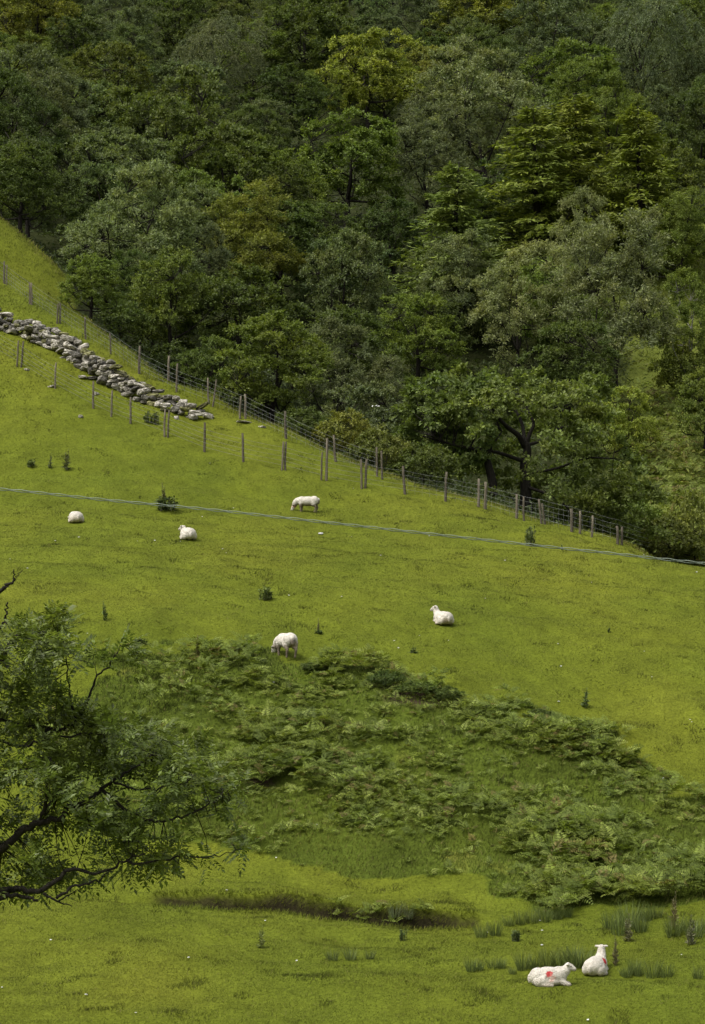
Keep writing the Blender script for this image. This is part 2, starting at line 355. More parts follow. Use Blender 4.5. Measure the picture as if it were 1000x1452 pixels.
# ------------------------------------------------------------------ pasture grass: every blade a triangle standing on the turf
rg = np.random.default_rng(5)
def blades(n, y0, y1, half=0.168):
    y = y0 * (y1 / y0) ** rg.random(n); x = (rg.random(n) * 2 - 1) * (half * y)
    return x, y
def build_grass():
    x, y = blades(640000, 44.5, 134)
    keep = y < edge_y(x) + 0.3 + 0.8 * vnoise(x, y)
    a, t, pr = ditch(x, y); keep &= ~((a > 0.15) & (t > -0.25) & (t < 0.16 + .15 * vnoise(x * 3, y * 3)) & (rg.random(len(x)) < .8))
    x, y = x[keep], y[keep]; z = ground_z(x, y); n = len(x)
    bk = bank_mask(x, y, z)
    tus = fbm(x / 0.55, y / 0.7, 31.0, 2); big = fbm(x / 3.0, y / 3.0, 12.0, 2)
    h = 0.017 + 0.015 * rg.random(n) + 0.05 * np.clip(tus - 0.30, 0, 1) * 2
    rough = np.clip((edge_y(x) + 0.3 - y) , 0, 6); fringe = (1 - sstep(0.6, 2.4, rough))
    h += 0.16 * fringe * rg.random(n)
    h += bk * (0.05 + 0.09 * rg.random(n)) * (0.6 + 0.5 * big)
    upper = sstep(104, 112, y) * sstep(-2, -9, x); h += upper * 0.06 * rg.random(n)
    a, t, pr = ditch(x, y); lip = (a > .15) * (sstep(.05, .15, t) * (1 - sstep(.4, .6, t)) + .6 * sstep(-.95, -.8, t) * (1 - sstep(-.6, -.45, t))); h += lip * (.05 + .12 * rg.random(n))
    w = 0.0085 * (y / 46.0) ** 1.15 * (0.7 + 0.6 * rg.random(n))
    th = rg.random(n) * 2 * math.pi; ln = rg.normal(0, 0.45, (n, 2)) * h[:, None]
    ln[:, 0] += 0.25 * h; ln[:, 1] -= lip * (t > 0) * h * 1.1
    p = np.stack([x, y, z - 0.008], 1); s = np.stack([np.cos(th), np.sin(th) * 0.7, np.zeros(n)], 1) * w[:, None]
    tip = p + np.stack([ln[:, 0], ln[:, 1], (h + 0.008) * (1 - .75 * lip * (t > 0) * rg.random(n))], 1)
    v = np.stack([p - s, p + s, tip], 1).reshape(-1, 3)
    c = grass_col(x, y) * (1.0 + 0.20 * rg.random((n, 1)) - 0.06)
    c = np.where(bk[:, None], c * np.array((0.74, 0.82, 0.95)) * (1 - .30 * sstep(-.1, .25, fbm(x / 1.7, y / 1.9, 14.0, 3)))[:, None], c)
    straw = (rg.random(n) < 0.05 + 0.25 * fringe)[:, None]
    c = np.where(straw, np.array((0.17, 0.16, 0.05)), c)
    dk = (tus > 0.5)[:, None]; c = np.where(dk, c * 0.72, c)
    me = mesh('pasture_grass', v, np.arange(n * 3).reshape(-1, 3), M_GRASS, np.repeat(c, 3, 0))
    obj('pasture_grass', me, kind='stuff', label='short grazed yellow-green grass over the whole pasture', cat='grass')
build_grass()
# ------------------------------------------------------------------ tree builders
UP = np.array((0, 0, 1.0))
def dart(rng, n, R, zb, zt, mind, lob=0.28, low=0.75, inner=0.4, seed=0.0, filt=None):
    c0 = np.array((0, 0, (zb + zt) / 2)); hz = (zt - zb) / 2
    got = np.zeros((0, 3)); tries = 0
    while len(got) < n and tries < n * 60:
        tries += 1
        d = norm(rng.normal(size=3)); r = rng.uniform(inner, 1) ** 0.5
        k = 1 + lob * float(vnoise(d[0] * 1.6 + seed, d[1] * 1.6, d[2] * 1.6))
        p = c0 + d * r * k * np.array((R, R, hz if d[2] > 0 else hz * low))
        if filt is not None and not filt(p): continue
        if len(got) and np.min(((got - p) ** 2).sum(1)) < mind ** 2: continue
        got = np.vstack([got, p])
    return got, c0
def lobed(rng, R, zb, zt, nl, rl, asp, per, seed, upb=0.5, outb=0.4):
    lo, c0 = dart(rng, nl, R - rl * .75, zb + rl * .5, zt - rl * asp * .85, rl * .95, lob=.3, low=.95, inner=.12, seed=seed)
    cl, cc = [], []
    for q in lo:
        k = rng.uniform(.7, 1.25); o = norm((q - c0) * np.array((1, 1, .6)))
        for _ in range(int(per * k)):
            d = norm(norm(rng.normal(size=3)) + UP * upb + o * outb)
            cl.append(q + d * rl * k * rng.uniform(.7, 1.0) * np.array((1, 1, asp))); cc.append(q - UP * .25 * rl)
    return np.array(cl), np.array(cc)
def skeleton(rng, tb, cl, H, r0, zfork, nl=7, lean=0.0, twig=0.012):
    k = 7
    ztop = max(zfork * 1.4, cl[:, 2].max() * 0.8)
    zz = np.linspace(-0.5, ztop, k); wob = np.cumsum(rng.normal(0, 0.02 * H, (k, 2)), 0) * np.linspace(0, 1, k)[:, None]
    tr = np.column_stack([wob, zz]); tb.add(curve(tr, 14), np.linspace(r0, r0 * 0.12, 14), 7)
    idx = [int(rng.integers(len(cl)))]
    for _ in range(nl - 1):
        dd = np.min(((cl[:, None] - cl[idx][None]) ** 2).sum(-1), 1); idx.append(int(np.argmax(dd)))
    nodes = []
    for i in idx:
        e = cl[i]; zs = rng.uniform(zfork * 0.85, max(zfork * 1.2, min(ztop * 0.8, e[2] * 0.8)))
        s = np.array([np.interp(zs, zz, tr[:, 0]), np.interp(zs, zz, tr[:, 1]), zs])
        m = s * 0.45 + e * 0.55 + np.array((0, 0, -0.06 * H)) + rng.normal(0, 0.03 * H, 3)
        q = curve([s, m, e], 7); rr = np.interp(zs, [0, ztop], [r0, r0 * 0.15]) * 0.55
        tb.add(q, np.linspace(rr, rr * 0.2, 7), 5, False); nodes += [q[2], q[4], q[5]]
    nodes = np.array(nodes)
    for c in cl:
        j = int(np.argmin(((nodes - c) ** 2).sum(1))); s = nodes[j]
        tb.add([s, (s + c) / 2 + rng.normal(0, 0.04, 3) * np.linalg.norm(c - s) + np.array((0, 0, -0.04)), c], [twig * 2.2, twig * 1.5, twig * 0.7], 3, False)
def foliage(rng, cl, c0, cr, nt, nl, L, W, out=0.5, up=0.4, rnd=1.0, flat=0.7, arch=0.15, hang=0.1, nup=0.8):
    nc = len(cl)
    o = norm((cl - c0) * np.array((1, 1, 0.8)))
    td = norm(o[:, None] * out + UP * up + rng.normal(0, rnd * 0.6, (nc, nt, 3)))
    td = td * np.array((1, 1, flat))
    rad = (cr * rng.uniform(0.7, 1.25, (nc, 1)) * rng.uniform(0.55, 1.1, (nc, nt)))
    t = rng.uniform(0.12, 1.0, (nc, nt, nl))
    p = cl[:, None, None] + td[:, :, None] * (rad[:, :, None] * t)[..., None]
    p[..., 2] -= arch * rad[:, :, None] * t ** 2
    p += rng.normal(0, 0.05, p.shape)
    ax = norm(td[:, :, None] * 0.6 + rng.normal(0, 0.55, p.shape) - UP * hang)
    nm = norm(UP * nup * 0.8 + o[:, None, None] * 0.6 + rng.normal(0, 0.5, p.shape))
    p, ax, nm = p.reshape(-1, 3), ax.reshape(-1, 3), nm.reshape(-1, 3)
    s = rng.uniform(0.7, 1.25, len(p))
    return leaves(p, ax, nm, L * s, W * s)
PROTO = {}
def proto(kind, seed):
    rng = np.random.default_rng(seed); tb = Tubes(); bark = M_BARK; lm = M_LEAF
    if kind == 'broad':        # oak, sycamore: rounded heads of bossy clumps
        H, R = 10, 4.0; cl, c0 = lobed(rng, R, 0.6, H - 0.4, 23, 1.55, .85, 8, seed)
        skeleton(rng, tb, cl, H, 0.26, 2.6)
        v, f = foliage(rng, cl, c0, 0.86, 12, 13, 0.185, 0.118, out=0.6, up=0.5, flat=0.78)
    elif kind == 'layered':    # flatter shelves of leaf
        H, R = 9, 4.4; cl, c0 = lobed(rng, R, 0.6, H - 0.4, 22, 1.5, .62, 8, seed, upb=.6)
        skeleton(rng, tb, cl, H, 0.24, 2.0)
        v, f = foliage(rng, cl, c0, 0.90, 12, 13, 0.19, 0.118, out=0.7, up=0.38, flat=0.66, arch=0.2)
    elif kind == 'willow':     # sallow / birch: fine grey feathery plumes
        H, R = 10, 3.7; cl, c0 = lobed(rng, R, 0.8, H - 0.3, 17, 1.25, 1.45, 9, seed, upb=.55, outb=.3)
        skeleton(rng, tb, cl, H, 0.16, 1.5, nl=10)
        v, f = foliage(rng, cl, c0, 0.95, 16, 15, 0.175, 0.060, out=0.45, up=0.7, rnd=0.8, flat=1.05, arch=0.35, hang=0.25, nup=0.5); lm = M_LEAF_FINE
    elif kind == 'weeping':
        H, R = 10, 3.6; cl, c0 = dart(rng, 75, R, 3.4, H - 0.4, 1.0, lob=0.35, inner=0.5, seed=seed)
        skeleton(rng, tb, cl, H, 0.18, 2.5, nl=9)
        v, f = foliage(rng, cl, c0, 1.6, 20, 20, 0.20, 0.06, out=0.6, up=0.15, rnd=0.7, flat=0.6, arch=1.15, hang=0.6, nup=0.4); lm = M_LEAF_FINE
    elif kind == 'bush':
        H, R = 3.2, 1.8; cl, c0 = dart(rng, 55, R, 0.3, H - 0.4, 0.5, lob=0.4, seed=seed)
        skeleton(rng, tb, cl, H, 0.06, 0.5, nl=8, twig=0.008)
        v, f = foliage(rng, cl, c0, 0.55, 11, 11, 0.17, 0.10, out=0.5, up=0.5, flat=0.75)
    elif kind == 'conifer':
        H, R = 11, 2.9; lm = M_NEEDLE
        tb.add(np.array([(0, 0, -0.5), (0.03, 0.02, H * 0.5), (0, 0, H)]), [0.2, 0.11, 0.012], 7)
        ps, axs, nms = [], [], []
        for k in range(230):
            z = .5 + (H - .65) * rng.random() ** .85; u = 1 - z / H; lb = (R * u ** 0.7 + 0.15) * rng.uniform(0.45, 1.15) * (1 + .2 * float(vnoise(z * .8, seed)))
            a = rng.uniform(0, 2 * math.pi); dr = np.array((math.cos(a), math.sin(a), 0)); sd_ = np.array((-dr[1], dr[0], 0))
            s = np.linspace(0.06, 1, 6); rise = rng.uniform(-0.05, 0.45); dp = rng.uniform(.25, .6)
            path = np.array((0, 0, z)) + dr * (lb * s)[:, None] + UP * (lb * (rise * s - dp * s ** 2 + 0.22 * s ** 4))[:, None]
            tb.add(path, np.linspace(0.03 * u + 0.01, 0.004, 6), 3, False)
            m = int(22 + 60 * u); t = rng.uniform(0.2, 1, m); q = np.stack([np.interp(t, s, path[:, i]) for i in range(3)], 1)
            sg = rng.choice((-1, 1), m)[:, None]; off = rng.uniform(0, 1, m)[:, None] * (0.14 + 0.34 * (1 - t))[:, None]
            q = q + sd_ * sg * off + UP * (-0.55 * off ** 1.2) + rng.normal(0, 0.05, (m, 3))
            ps.append(q); axs.append(norm(dr * 0.6 + sd_ * sg * 0.5 - UP * rng.uniform(-.2, .8, (m, 1)) + rng.normal(0, 0.3, (m, 3)))); nms.append(norm(UP * 0.6 + dr * .6 + rng.normal(0, 0.4, (m, 3))))
        p = np.concatenate(ps); sc = rng.uniform(0.7, 1.2, len(p))
        v, f = leaves(p, np.concatenate(axs), np.concatenate(nms), 0.28 * sc, 0.085 * sc)
    W = np.percentile(np.abs(v[:, :2]), 97) * 2
    PROTO.setdefault(kind, []).append((tb.mesh('trunk', bark), mesh('crown', v, f, lm), v[:, 2].max() - 0.1, W))
for kd, seeds in (('broad', (11, 12, 13)), ('layered', (21, 22)), ('willow', (31, 32, 33)), ('weeping', (41,)), ('conifer', (51, 52)), ('bush', (61, 62))):
    for s in seeds: proto(kd, s)
rt = random.Random(8)
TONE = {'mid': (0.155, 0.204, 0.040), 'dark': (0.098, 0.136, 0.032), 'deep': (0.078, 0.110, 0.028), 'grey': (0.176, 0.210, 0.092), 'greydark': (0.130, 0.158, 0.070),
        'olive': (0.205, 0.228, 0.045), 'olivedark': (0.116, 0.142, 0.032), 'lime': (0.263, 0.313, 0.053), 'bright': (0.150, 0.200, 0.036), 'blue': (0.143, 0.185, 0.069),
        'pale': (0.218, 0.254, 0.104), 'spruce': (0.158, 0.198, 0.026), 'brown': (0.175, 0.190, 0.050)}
TREES = []
def plant(kind, name, base, H, Wd, tone, label, cat='tree', group=None, sq=(0.88, 1.5), var=None):
    tr, cr, h0, w0 = PROTO[kind][rt.randrange(len(PROTO[kind])) if var is None else var]
    if kind == 'conifer': sq = (0.55, 1.4)
    sx = Wd / w0; sz = min(max(H / h0, sx * sq[0]), sx * sq[1])
    if H / h0 > sx * sq[1]: sx = H / h0 / sq[1]; sz = H / h0
    e = obj(name, None, None, label, cat, group, loc=base)
    e.empty_display_size = 0.3
    e.rotation_euler = (rt.gauss(0, 0.035), rt.gauss(0, 0.035), rt.uniform(0, 6.28)); e.scale = (sx, sx * rt.uniform(0.92, 1.08), sz)
    t_ = obj('trunk', tr, e)
    if name == 'birch_tree': t_.material_slots[0].link = 'OBJECT'; t_.material_slots[0].material = M_PALEBARK
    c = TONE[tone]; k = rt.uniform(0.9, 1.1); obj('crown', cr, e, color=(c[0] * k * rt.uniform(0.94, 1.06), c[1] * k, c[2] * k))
    TREES.append((base[0], base[1])); return e
def tree(kind, name, px, top, bot, wpx, tone, label, d=None, **kw):
    b = hit_base(px, bot, 100 if d is None else d - 1) if d is None else P(px, bot, d)
    mo = 1.0 + 0.40 * wpx * b[1] / F
    if b[1] < edge_y(b[0]) + mo: b[1] = edge_y(b[0]) + mo; b[0] = ray(px, bot)[0] * b[1]
    y = b[1]; g = on_ground(ray(px, bot)[0] * y, y); ztop = ray(px, top)[1] * y
    return plant(kind, name, g - np.array((0, 0, 0.1)), max(ztop - g[2], 1.5), wpx * y / F, tone, label, **kw)
B, LY, WI, WE, CO, BU = 'broad', 'layered', 'willow', 'weeping', 'conifer', 'bush'
bt, wt = 'broadleaf_tree', 'willow_tree'
FOREST = [
 # upper rows
 (B, bt, 45, -25, 110, 130, 'olive', 'yellow-olive broadleaf tree in the top left corner'),
 (WI, wt, 165, -15, 125, 120, 'greydark', 'grey-green tree at the top edge, right of the yellow-olive corner tree'),
 (B, bt, 255, -10, 120, 95, 'dark', 'dark green round tree at the top edge, left of the weeping tree'),
 (WE, 'weeping_birch', 318, 14, 165, 125, 'greydark', 'weeping grey-green tree with drooping layered boughs near the top left'),
 (B, bt, 440, -20, 150, 135, 'dark', 'dark green oak at the top edge, between the weeping tree and the bright oak'),
 (LY, bt, 522, 42, 190, 150, 'lime', 'bright yellow-green oak at the upper centre, the brightest crown high up'),
 (WI, wt, 600, -30, 85, 100, 'greydark', 'small grey tree at the top edge, just above the bright oak'),
 (B, bt, 690, -20, 100, 130, 'olive', 'olive-yellow tree at the top edge, right of centre'),
 (LY, bt, 600, 58, 150, 75, 'olive', 'small yellowish tree tucked against the right of the bright oak'),
 (WI, wt, 795, -10, 175, 165, 'greydark', 'large grey willow under the top edge, with dark stems showing'),
 (WE, 'weeping_birch', 915, -20, 190, 150, 'greydark', 'dark grey weeping tree in the upper right, hanging in curtains'),
 (B, bt, 995, -10, 150, 130, 'dark', 'dark tree in the top right corner'),
 (WI, wt, 45, 52, 270, 150, 'greydark', 'tall grey-olive willow against the left edge, below the corner tree'),
 (B, bt, 165, 72, 235, 140, 'olivedark', 'olive-green tree at upper left, right of the tall grey willow'),
 (LY, bt, 275, 96, 330, 185, 'olivedark', 'big dark olive tree at upper left, broadest crown of the left half'),
 (B, bt, 405, 105, 215, 110, 'deep', 'very dark tree in the shadowed hollow left of the bright oak'),  # shade of the hollow is put into this crown's dark tone
 (WI, wt, 690, 62, 285, 190, 'grey', 'big silvery grey willow at upper right of centre, widest of the grey crowns'),
 (B, bt, 815, 78, 230, 150, 'mid', 'mid-green tree directly behind the yellow-green spruces'),
 (WI, wt, 605, 158, 320, 125, 'greydark', 'silvery grey willow below and left of the biggest grey crown'),
 (B, bt, 492, 188, 330, 150, 'bright', 'fresh green rounded tree in the middle of the wood'),
 (B, bt, 985, 120, 300, 120, 'deep', 'very dark tree at the right edge beside the spruces'),
 (LY, bt, 148, 195, 345, 170, 'blue', 'dull blue-green tree on the left, above the pale olive willow'),
 (B, bt, 320, 190, 370, 165, 'olivedark', 'dark olive tree left of centre, above the yellow-green willow'),
 (B, bt, 30, 200, 345, 110, 'dark', 'dark green tree at the left edge, just above the grass corner'),
 (CO, 'spruce_tree', 768, 180, 400, 150, 'spruce', 'yellow-green spruce, left one of the three conifers on the right'),
 (CO, 'spruce_tree', 822, 132, 390, 160, 'spruce', 'tallest yellow-green spruce, middle of the three conifers on the right'),
 (CO, 'spruce_tree', 912, 148, 400, 150, 'spruce', 'yellow-green spruce with a pale bare trunk, right one of the three conifers'),
 (CO, 'spruce_tree', 640, 232, 480, 165, 'mid', 'dark green spruce standing at the centre right, below the grey willows'),
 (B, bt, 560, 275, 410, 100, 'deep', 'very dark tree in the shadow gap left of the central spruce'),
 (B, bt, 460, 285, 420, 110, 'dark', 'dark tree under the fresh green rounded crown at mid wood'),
 (WI, wt, 960, 265, 420, 90, 'bright', 'light green slender tree at the right edge below the spruces'),
 # middle rows
 (WI, wt, 185, 272, 470, 195, 'pale', 'pale olive willow leaning over the grass slope on the left'),
 (WI, wt, 365, 290, 460, 130, 'olive', 'yellow-green feathery willow left of centre'),
 (WI, wt, 285, 310, 470, 95, 'greydark', 'grey-green tree between the pale olive willow and the yellow-green willow'),
 (B, bt, 488, 318, 520, 115, 'blue', 'bluish dark green tree at the centre with pale leaf undersides'),
 (WI, wt, 650, 335, 500, 110, 'grey', 'grey-olive plume-shaped willow at the centre right'),
 (WI, wt, 735, 338, 545, 135, 'pale', 'pale grey-olive willow above the field oak'),
 (WI, wt, 828, 262, 460, 80, 'pale', 'slim pale plume of willow rising in front of the spruces'),
 (WI, wt, 872, 292, 590, 165, 'grey', 'large grey-olive willow on the right, biggest crown below the spruces'),
 (B, bt, 345, 378, 560, 165, 'dark', 'dark green broad tree behind the round green tree at left centre'),
 (B, bt, 240, 345, 530, 125, 'mid', 'mid-green tree with bright top left of centre, by the fence'),
 (B, bt, 382, 440, 625, 150, 'mid', 'round mid-green tree standing close behind the fence, left of centre'),
 (WI, wt, 480, 440, 640, 125, 'greydark', 'grey-green bushy tree beside the round tree, behind the fence'),
 (B, bt, 590, 428, 560, 115, 'bright', 'fresh green tree above the left side of the field oak'),
 (B, bt, 805, 450, 620, 125, 'dark', 'dark green tree directly behind the top of the field oak'),
 (LY, bt, 885, 545, 660, 100, 'lime', 'yellow-lime small tree at the right shoulder of the field oak'),
 (WI, 'birch_tree', 975, 372, 560, 95, 'bright', 'light green birch at the right edge with a thin pale stem'),
 (B, bt, 1000, 520, 650, 90, 'mid', 'green bushy tree cut off by the right edge above the scrub slope'),
 (WI, wt, 545, 505, 650, 100, 'greydark', 'grey-green tree in the gap between the round tree and the field oak'),
 (B, bt, 130, 395, 470, 90, 'mid', 'low dark green tree under the pale olive willow by the grass'),
 (B, bt, 300, 470, 575, 90, 'dark', 'dark bushy tree behind the end of the stone wall'),
]
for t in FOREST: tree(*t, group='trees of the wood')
SHRUBS = [
 (BU, 'hazel_bush', 485, 575, 655, 85, 'olive', 'light olive hazel bush behind the tall fence post'),
 (BU, 'shrub', 548, 598, 672, 85, 'brown', 'brownish green shrub just behind the fence left of the oak'),
 (BU, 'shrub', 440, 590, 640, 80, 'dark', 'dark low shrub behind the fence below the grey-green bushy tree'),
 (BU, 'shrub', 600, 640, 700, 90, 'dark', 'dark shrub under the left limbs of the field oak'),
 (BU, 'shrub', 845, 690, 775, 110, 'dark', 'dark shrub under the right side of the field oak'),
 (BU, 'shrub', 900, 690, 775, 80, 'bright', 'bright green shrub where the fence drops out of sight'),
 (BU, 'shrub', 975, 480, 560, 90, 'olive', 'yellow-green shrub under the pale stemmed birch'),
 (BU, 'shrub', 985, 690, 800, 95, 'olive', 'olive scrub bush at the right edge below the brown slope'),
 (BU, 'shrub', 940, 740, 800, 100, 'olivedark', 'dull olive scrub bush behind the low end of the fence'),
 (BU, 'shrub', 170, 425, 480, 80, 'dark', 'dark shrub at the foot of the pale olive willow'),
 (BU, 'shrub', 255, 480, 545, 85, 'deep', 'very dark shrub behind the upper fence posts'),
 (BU, 'shrub', 345, 545, 600, 85, 'deep', 'very dark shrub below the round mid-green tree'),
]
for t in SHRUBS: tree(*t, group='shrubs along the wood edge')
def elder():
    e = tree(BU, 'elder_bush', 532, 572, 660, 62, 'mid', 'elder bush with a few white flower heads behind the fence')
    rng = np.random.default_rng(4); ctr = P(536, 590, e.location[1] - 1.0); n = 48
    hd = ctr + rng.normal(0, 1, (13, 3)) * np.array((.24, .2, .34)); p = hd[rng.integers(0, 13, n)] + rng.normal(0, .05, (n, 3))
    v, f = leaves(p, norm(rng.normal(0, 1, (n, 3)) * np.array((1, 1, .4))), norm(UP + rng.normal(0, .3, (n, 3)) - np.array((0, .6, 0))), .11, .08)
    o = obj('blossom', mesh('blossom', v, f, M_FLECK), e); bpy.context.view_layer.update(); o.matrix_parent_inverse = e.matrix_world.inverted()
elder()
# ------------------------------------------------------------------ the spreading oak by the fence
def field_oak():
    D = 112.0
    b = on_ground(P(745, 700, D)[0], D)
    e = obj('oak_tree', None, None, 'spreading oak with dark forked trunk just behind the netting fence', 'tree', loc=b)
    TREES.extend([(b[0] + dx, b[1] + dy) for dx in (-6, -3, 0, 3, 6) for dy in (-6, -2, 2)])
    rng = np.random.default_rng(77); tb = Tubes()
    def Q(px, py, dy=0.0): return P(px, py, D + dy) - b
    base = np.array((0, 0, -0.6))
    tb.add(curve([base, Q(746, 700), Q(744, 660), Q(748, 640), Q(746, 628)], 12), np.interp(np.linspace(0, 1, 12), [0, .25, 1], [0.46, 0.25, 0.165]), 10)
    limbs = [([(745, 634, 0), (736, 618, -.2), (718, 604, -.5), (704, 588, -1), (690, 560, -1.6)], .15), ([(746, 634, 0), (751, 616, 0.1), (757, 602, .2), (752, 588, .3), (740, 560, .6)], .13),
             ([(748, 632, .1), (772, 622, 1.2), (806, 600, 2.2), (850, 575, 3)], .08), ([(745, 655, 0), (700, 640, -1), (650, 632, -1.6), (600, 618, -2)], .10),
             ([(747, 672, 0), (790, 664, .4), (830, 650, -1.6), (870, 650, -2)], .07), ([(744, 630, 0), (740, 600, 1.5), (720, 560, 2.5)], .12), ([(746, 690, 0), (775, 700, -1), (800, 715, -1.8), (815, 735, -2)], .08)]
    nodes = []
    for pts, r in limbs:
        q = curve([Q(*p) for p in pts], 12); tb.add(q, np.linspace(r, 0.035, 12), 6); nodes += list(q[3:])
    def filt(p):
        px, py = project((p + b)[None]); px, py = px[0], py[0]
        if p[1] < 1.4 and 700 < px < 780 and 592 < py < 735 and rng.random() < .93: return False
        return p[2] > 0.6
    cl, cc = lobed(rng, 6.1, 0.0, 8.1, 34, 1.6, .8, 8, 5)
    ok = np.array([filt(p) for p in cl]); cl, cc = cl[ok], cc[ok]
    ex, exc = lobed(rng, 2.3, 0.0, 4.6, 7, 1.1, .8, 8, 9); sh = np.array((3.9, -0.5, -1.8)); cl = np.vstack([cl, ex + sh]); cc = np.vstack([cc, exc + sh])
    nodes = np.array(nodes)
    for c in cl:
        s = nodes[int(np.argmin(((nodes - c) ** 2).sum(1)))]
        if np.linalg.norm(s - c) < 1.7: tb.add([s, (s + c) / 2 + rng.normal(0, .15, 3), c], [0.018, 0.012, 0.005], 4, False)
    v, f = foliage(rng, cl, cc, 0.88, 12, 13, 0.19, 0.118, out=0.6, up=0.45, flat=0.65, arch=0.15)
    obj('trunk', tb.mesh('oak_trunk', M_BARK), e); obj('crown', mesh('oak_crown', v, f, M_LEAF), e, color=(0.150, 0.190, 0.046))
    # its smaller neighbour leaning left
    b2 = on_ground(P(700, 695, 110)[0], 110)
    e2 = obj('oak_tree', None, None, 'smaller dark stemmed oak leaning left under the spreading oak', 'tree', loc=b2)
    tb = Tubes()
    def Q2(px, py, dy=0.0): return P(px, py, 110 + dy) - b2
    tb.add(curve([np.array((0, 0, -.5)), Q2(699, 690), Q2(694, 665), Q2(690, 650)], 9), np.linspace(.24, .15, 9), 8)
    nodes = []
    for pts, r in [([(690, 650, 0), (670, 636, -.3), (640, 630, -.6), (615, 618, -1)], .1), ([(690, 650, 0), (700, 630, .2), (712, 612, .3)], .08), ([(691, 655, 0), (660, 650, .4), (630, 655, .8)], .07)]:
        q = curve([Q2(*p) for p in pts], 9); tb.add(q, np.linspace(r, .025, 9), 5); nodes += list(q[3:])
    nodes = np.array(nodes)
    cl = []
    for _ in range(60):
        px, py = rng.uniform(575, 690), rng.uniform(535, 648)
        cl.append(Q2(px, py, rng.uniform(-1.2, 1.6)))
    cl = np.array(cl)
    for c in cl:
        s = nodes[int(np.argmin(((nodes - c) ** 2).sum(1)))]; tb.add([s, (s + c) / 2 + rng.normal(0, .1, 3), c], [.03, .02, .008], 4, False)
    v, f = foliage(rng, cl, cl.mean(0), 0.85, 13, 12, 0.2, 0.125, out=0.5, up=0.4, flat=0.5)
    obj('trunk', tb.mesh('small_oak_trunk', M_BARK), e2); obj('crown', mesh('small_oak_crown', v, f, M_LEAF), e2, color=(0.125, 0.170, 0.042))
field_oak()
# ------------------------------------------------------------------ half-hidden trees that fill the wood, and its undergrowth
TWORD = {'dark': 'dark green', 'mid': 'mid-green', 'olivedark': 'dull olive', 'greydark': 'greyish', 'deep': 'very dark', 'blue': 'bluish green'}
def fill_wood():
    n = 0; tries = 0; used = set(); main = [(m, TREES[i]) for i, m in enumerate(FOREST)]
    row = [(x + rt.uniform(-1.5, 1.5), 291 + rt.uniform(-7, 7)) for x in np.arange(-46, 47, 6.5)]
    while n < 120 and tries < 6000:
        tries += 1
        if row: x, y = row.pop(); top = True
        else: y = rt.uniform(112, 285); x = rt.uniform(-1, 1) * (0.145 * y + 2); top = False
        if y < edge_y(x) + 5: continue
        if x > 0.105 * y and y < 150: continue
        if not top and min((x - a) ** 2 + (y - c) ** 2 for a, c in TREES) < (3.2 + y * 0.007) ** 2: continue
        g = on_ground(x, y); k = rt.choice([B, B, WI, LY])
        m, q = min(main, key=lambda t: (t[1][0] - x) ** 2 + (t[1][1] - y) ** 2)
        dx, dy = x - q[0], y - q[1]
        side = ('just right of' if dx > 0 else 'just left of') if abs(dx) > abs(dy) else ('uphill behind' if dy > 0 else 'downhill in front of')
        first = m[7].split(',')[0]; tl = list(TWORD); rt.shuffle(tl)
        tone = next((t for t in tl if f'half hidden {TWORD[t]} tree {side} the {first}' not in used), None)
        if tone is None: continue
        lab = f'half hidden {TWORD[tone]} tree {side} the {first}'
        if len(lab.split()) > 16: continue
        used.add(lab)
        H = rt.uniform(8, 10) if top else rt.uniform(4.5, 6.5) if y < 150 else rt.uniform(5.5, 8.0)
        plant(k, 'woodland_tree', g - np.array((0, 0, .1)), H, H * rt.uniform(0.75, 0.95), tone, lab, group='half hidden trees of the wood'); n += 1
fill_wood()
def undergrowth():
    rng = np.random.default_rng(3); n = 115000
    y = 100 * (3.3 ** rng.random(n)); x = (rng.random(n) * 2 - 1) * (0.16 * y + 3)
    e = edge_y(x); k = (y > e + 0.4); x, y = x[k], y[k]
    z = ground_z(x, y); n = len(x)
    lump = fbm(x / 2.2, y / 2.2, 2.0, 3); h = np.clip(0.5 + 1.1 * lump, 0.1, 2) * np.sqrt(rng.random(n)) * sstep(0.3, 4.0, y - edge_y(x))
    p = np.stack([x, y, z + h + 0.05], 1)
    ax = norm(rng.normal(0, 1, (n, 3)) * np.array((1, 1, .5)) + np.array((0, -.3, .1))); nm = norm(UP + rng.normal(0, .5, (n, 3)))
    s = rng.uniform(0.7, 1.3, n) * (y / 120) ** 0.5
    right = sstep(11, 15, x - (y - 120) * 0.1)[:, None]
    br = np.clip(fbm(x / 3.5, y / 3.5, 11.0, 2) * 1.6 + 0.25, 0, 1)[:, None]
    c = np.array((0.050, 0.070, 0.02)) * (1 - right) + right * (np.array((0.155, 0.195, 0.034)) * (1 - .6 * br) + np.array((0.15, 0.12, 0.042)) * .6 * br)
    v, f = leaves(p, ax, nm, 0.30 * s, 0.12 * s)
    obj('undergrowth', mesh('undergrowth', v, f, M_FERN, np.repeat(c, 4, 0)), kind='stuff', label='dark undergrowth and brownish scrub covering the hillside beneath the wood', cat='undergrowth')
undergrowth()
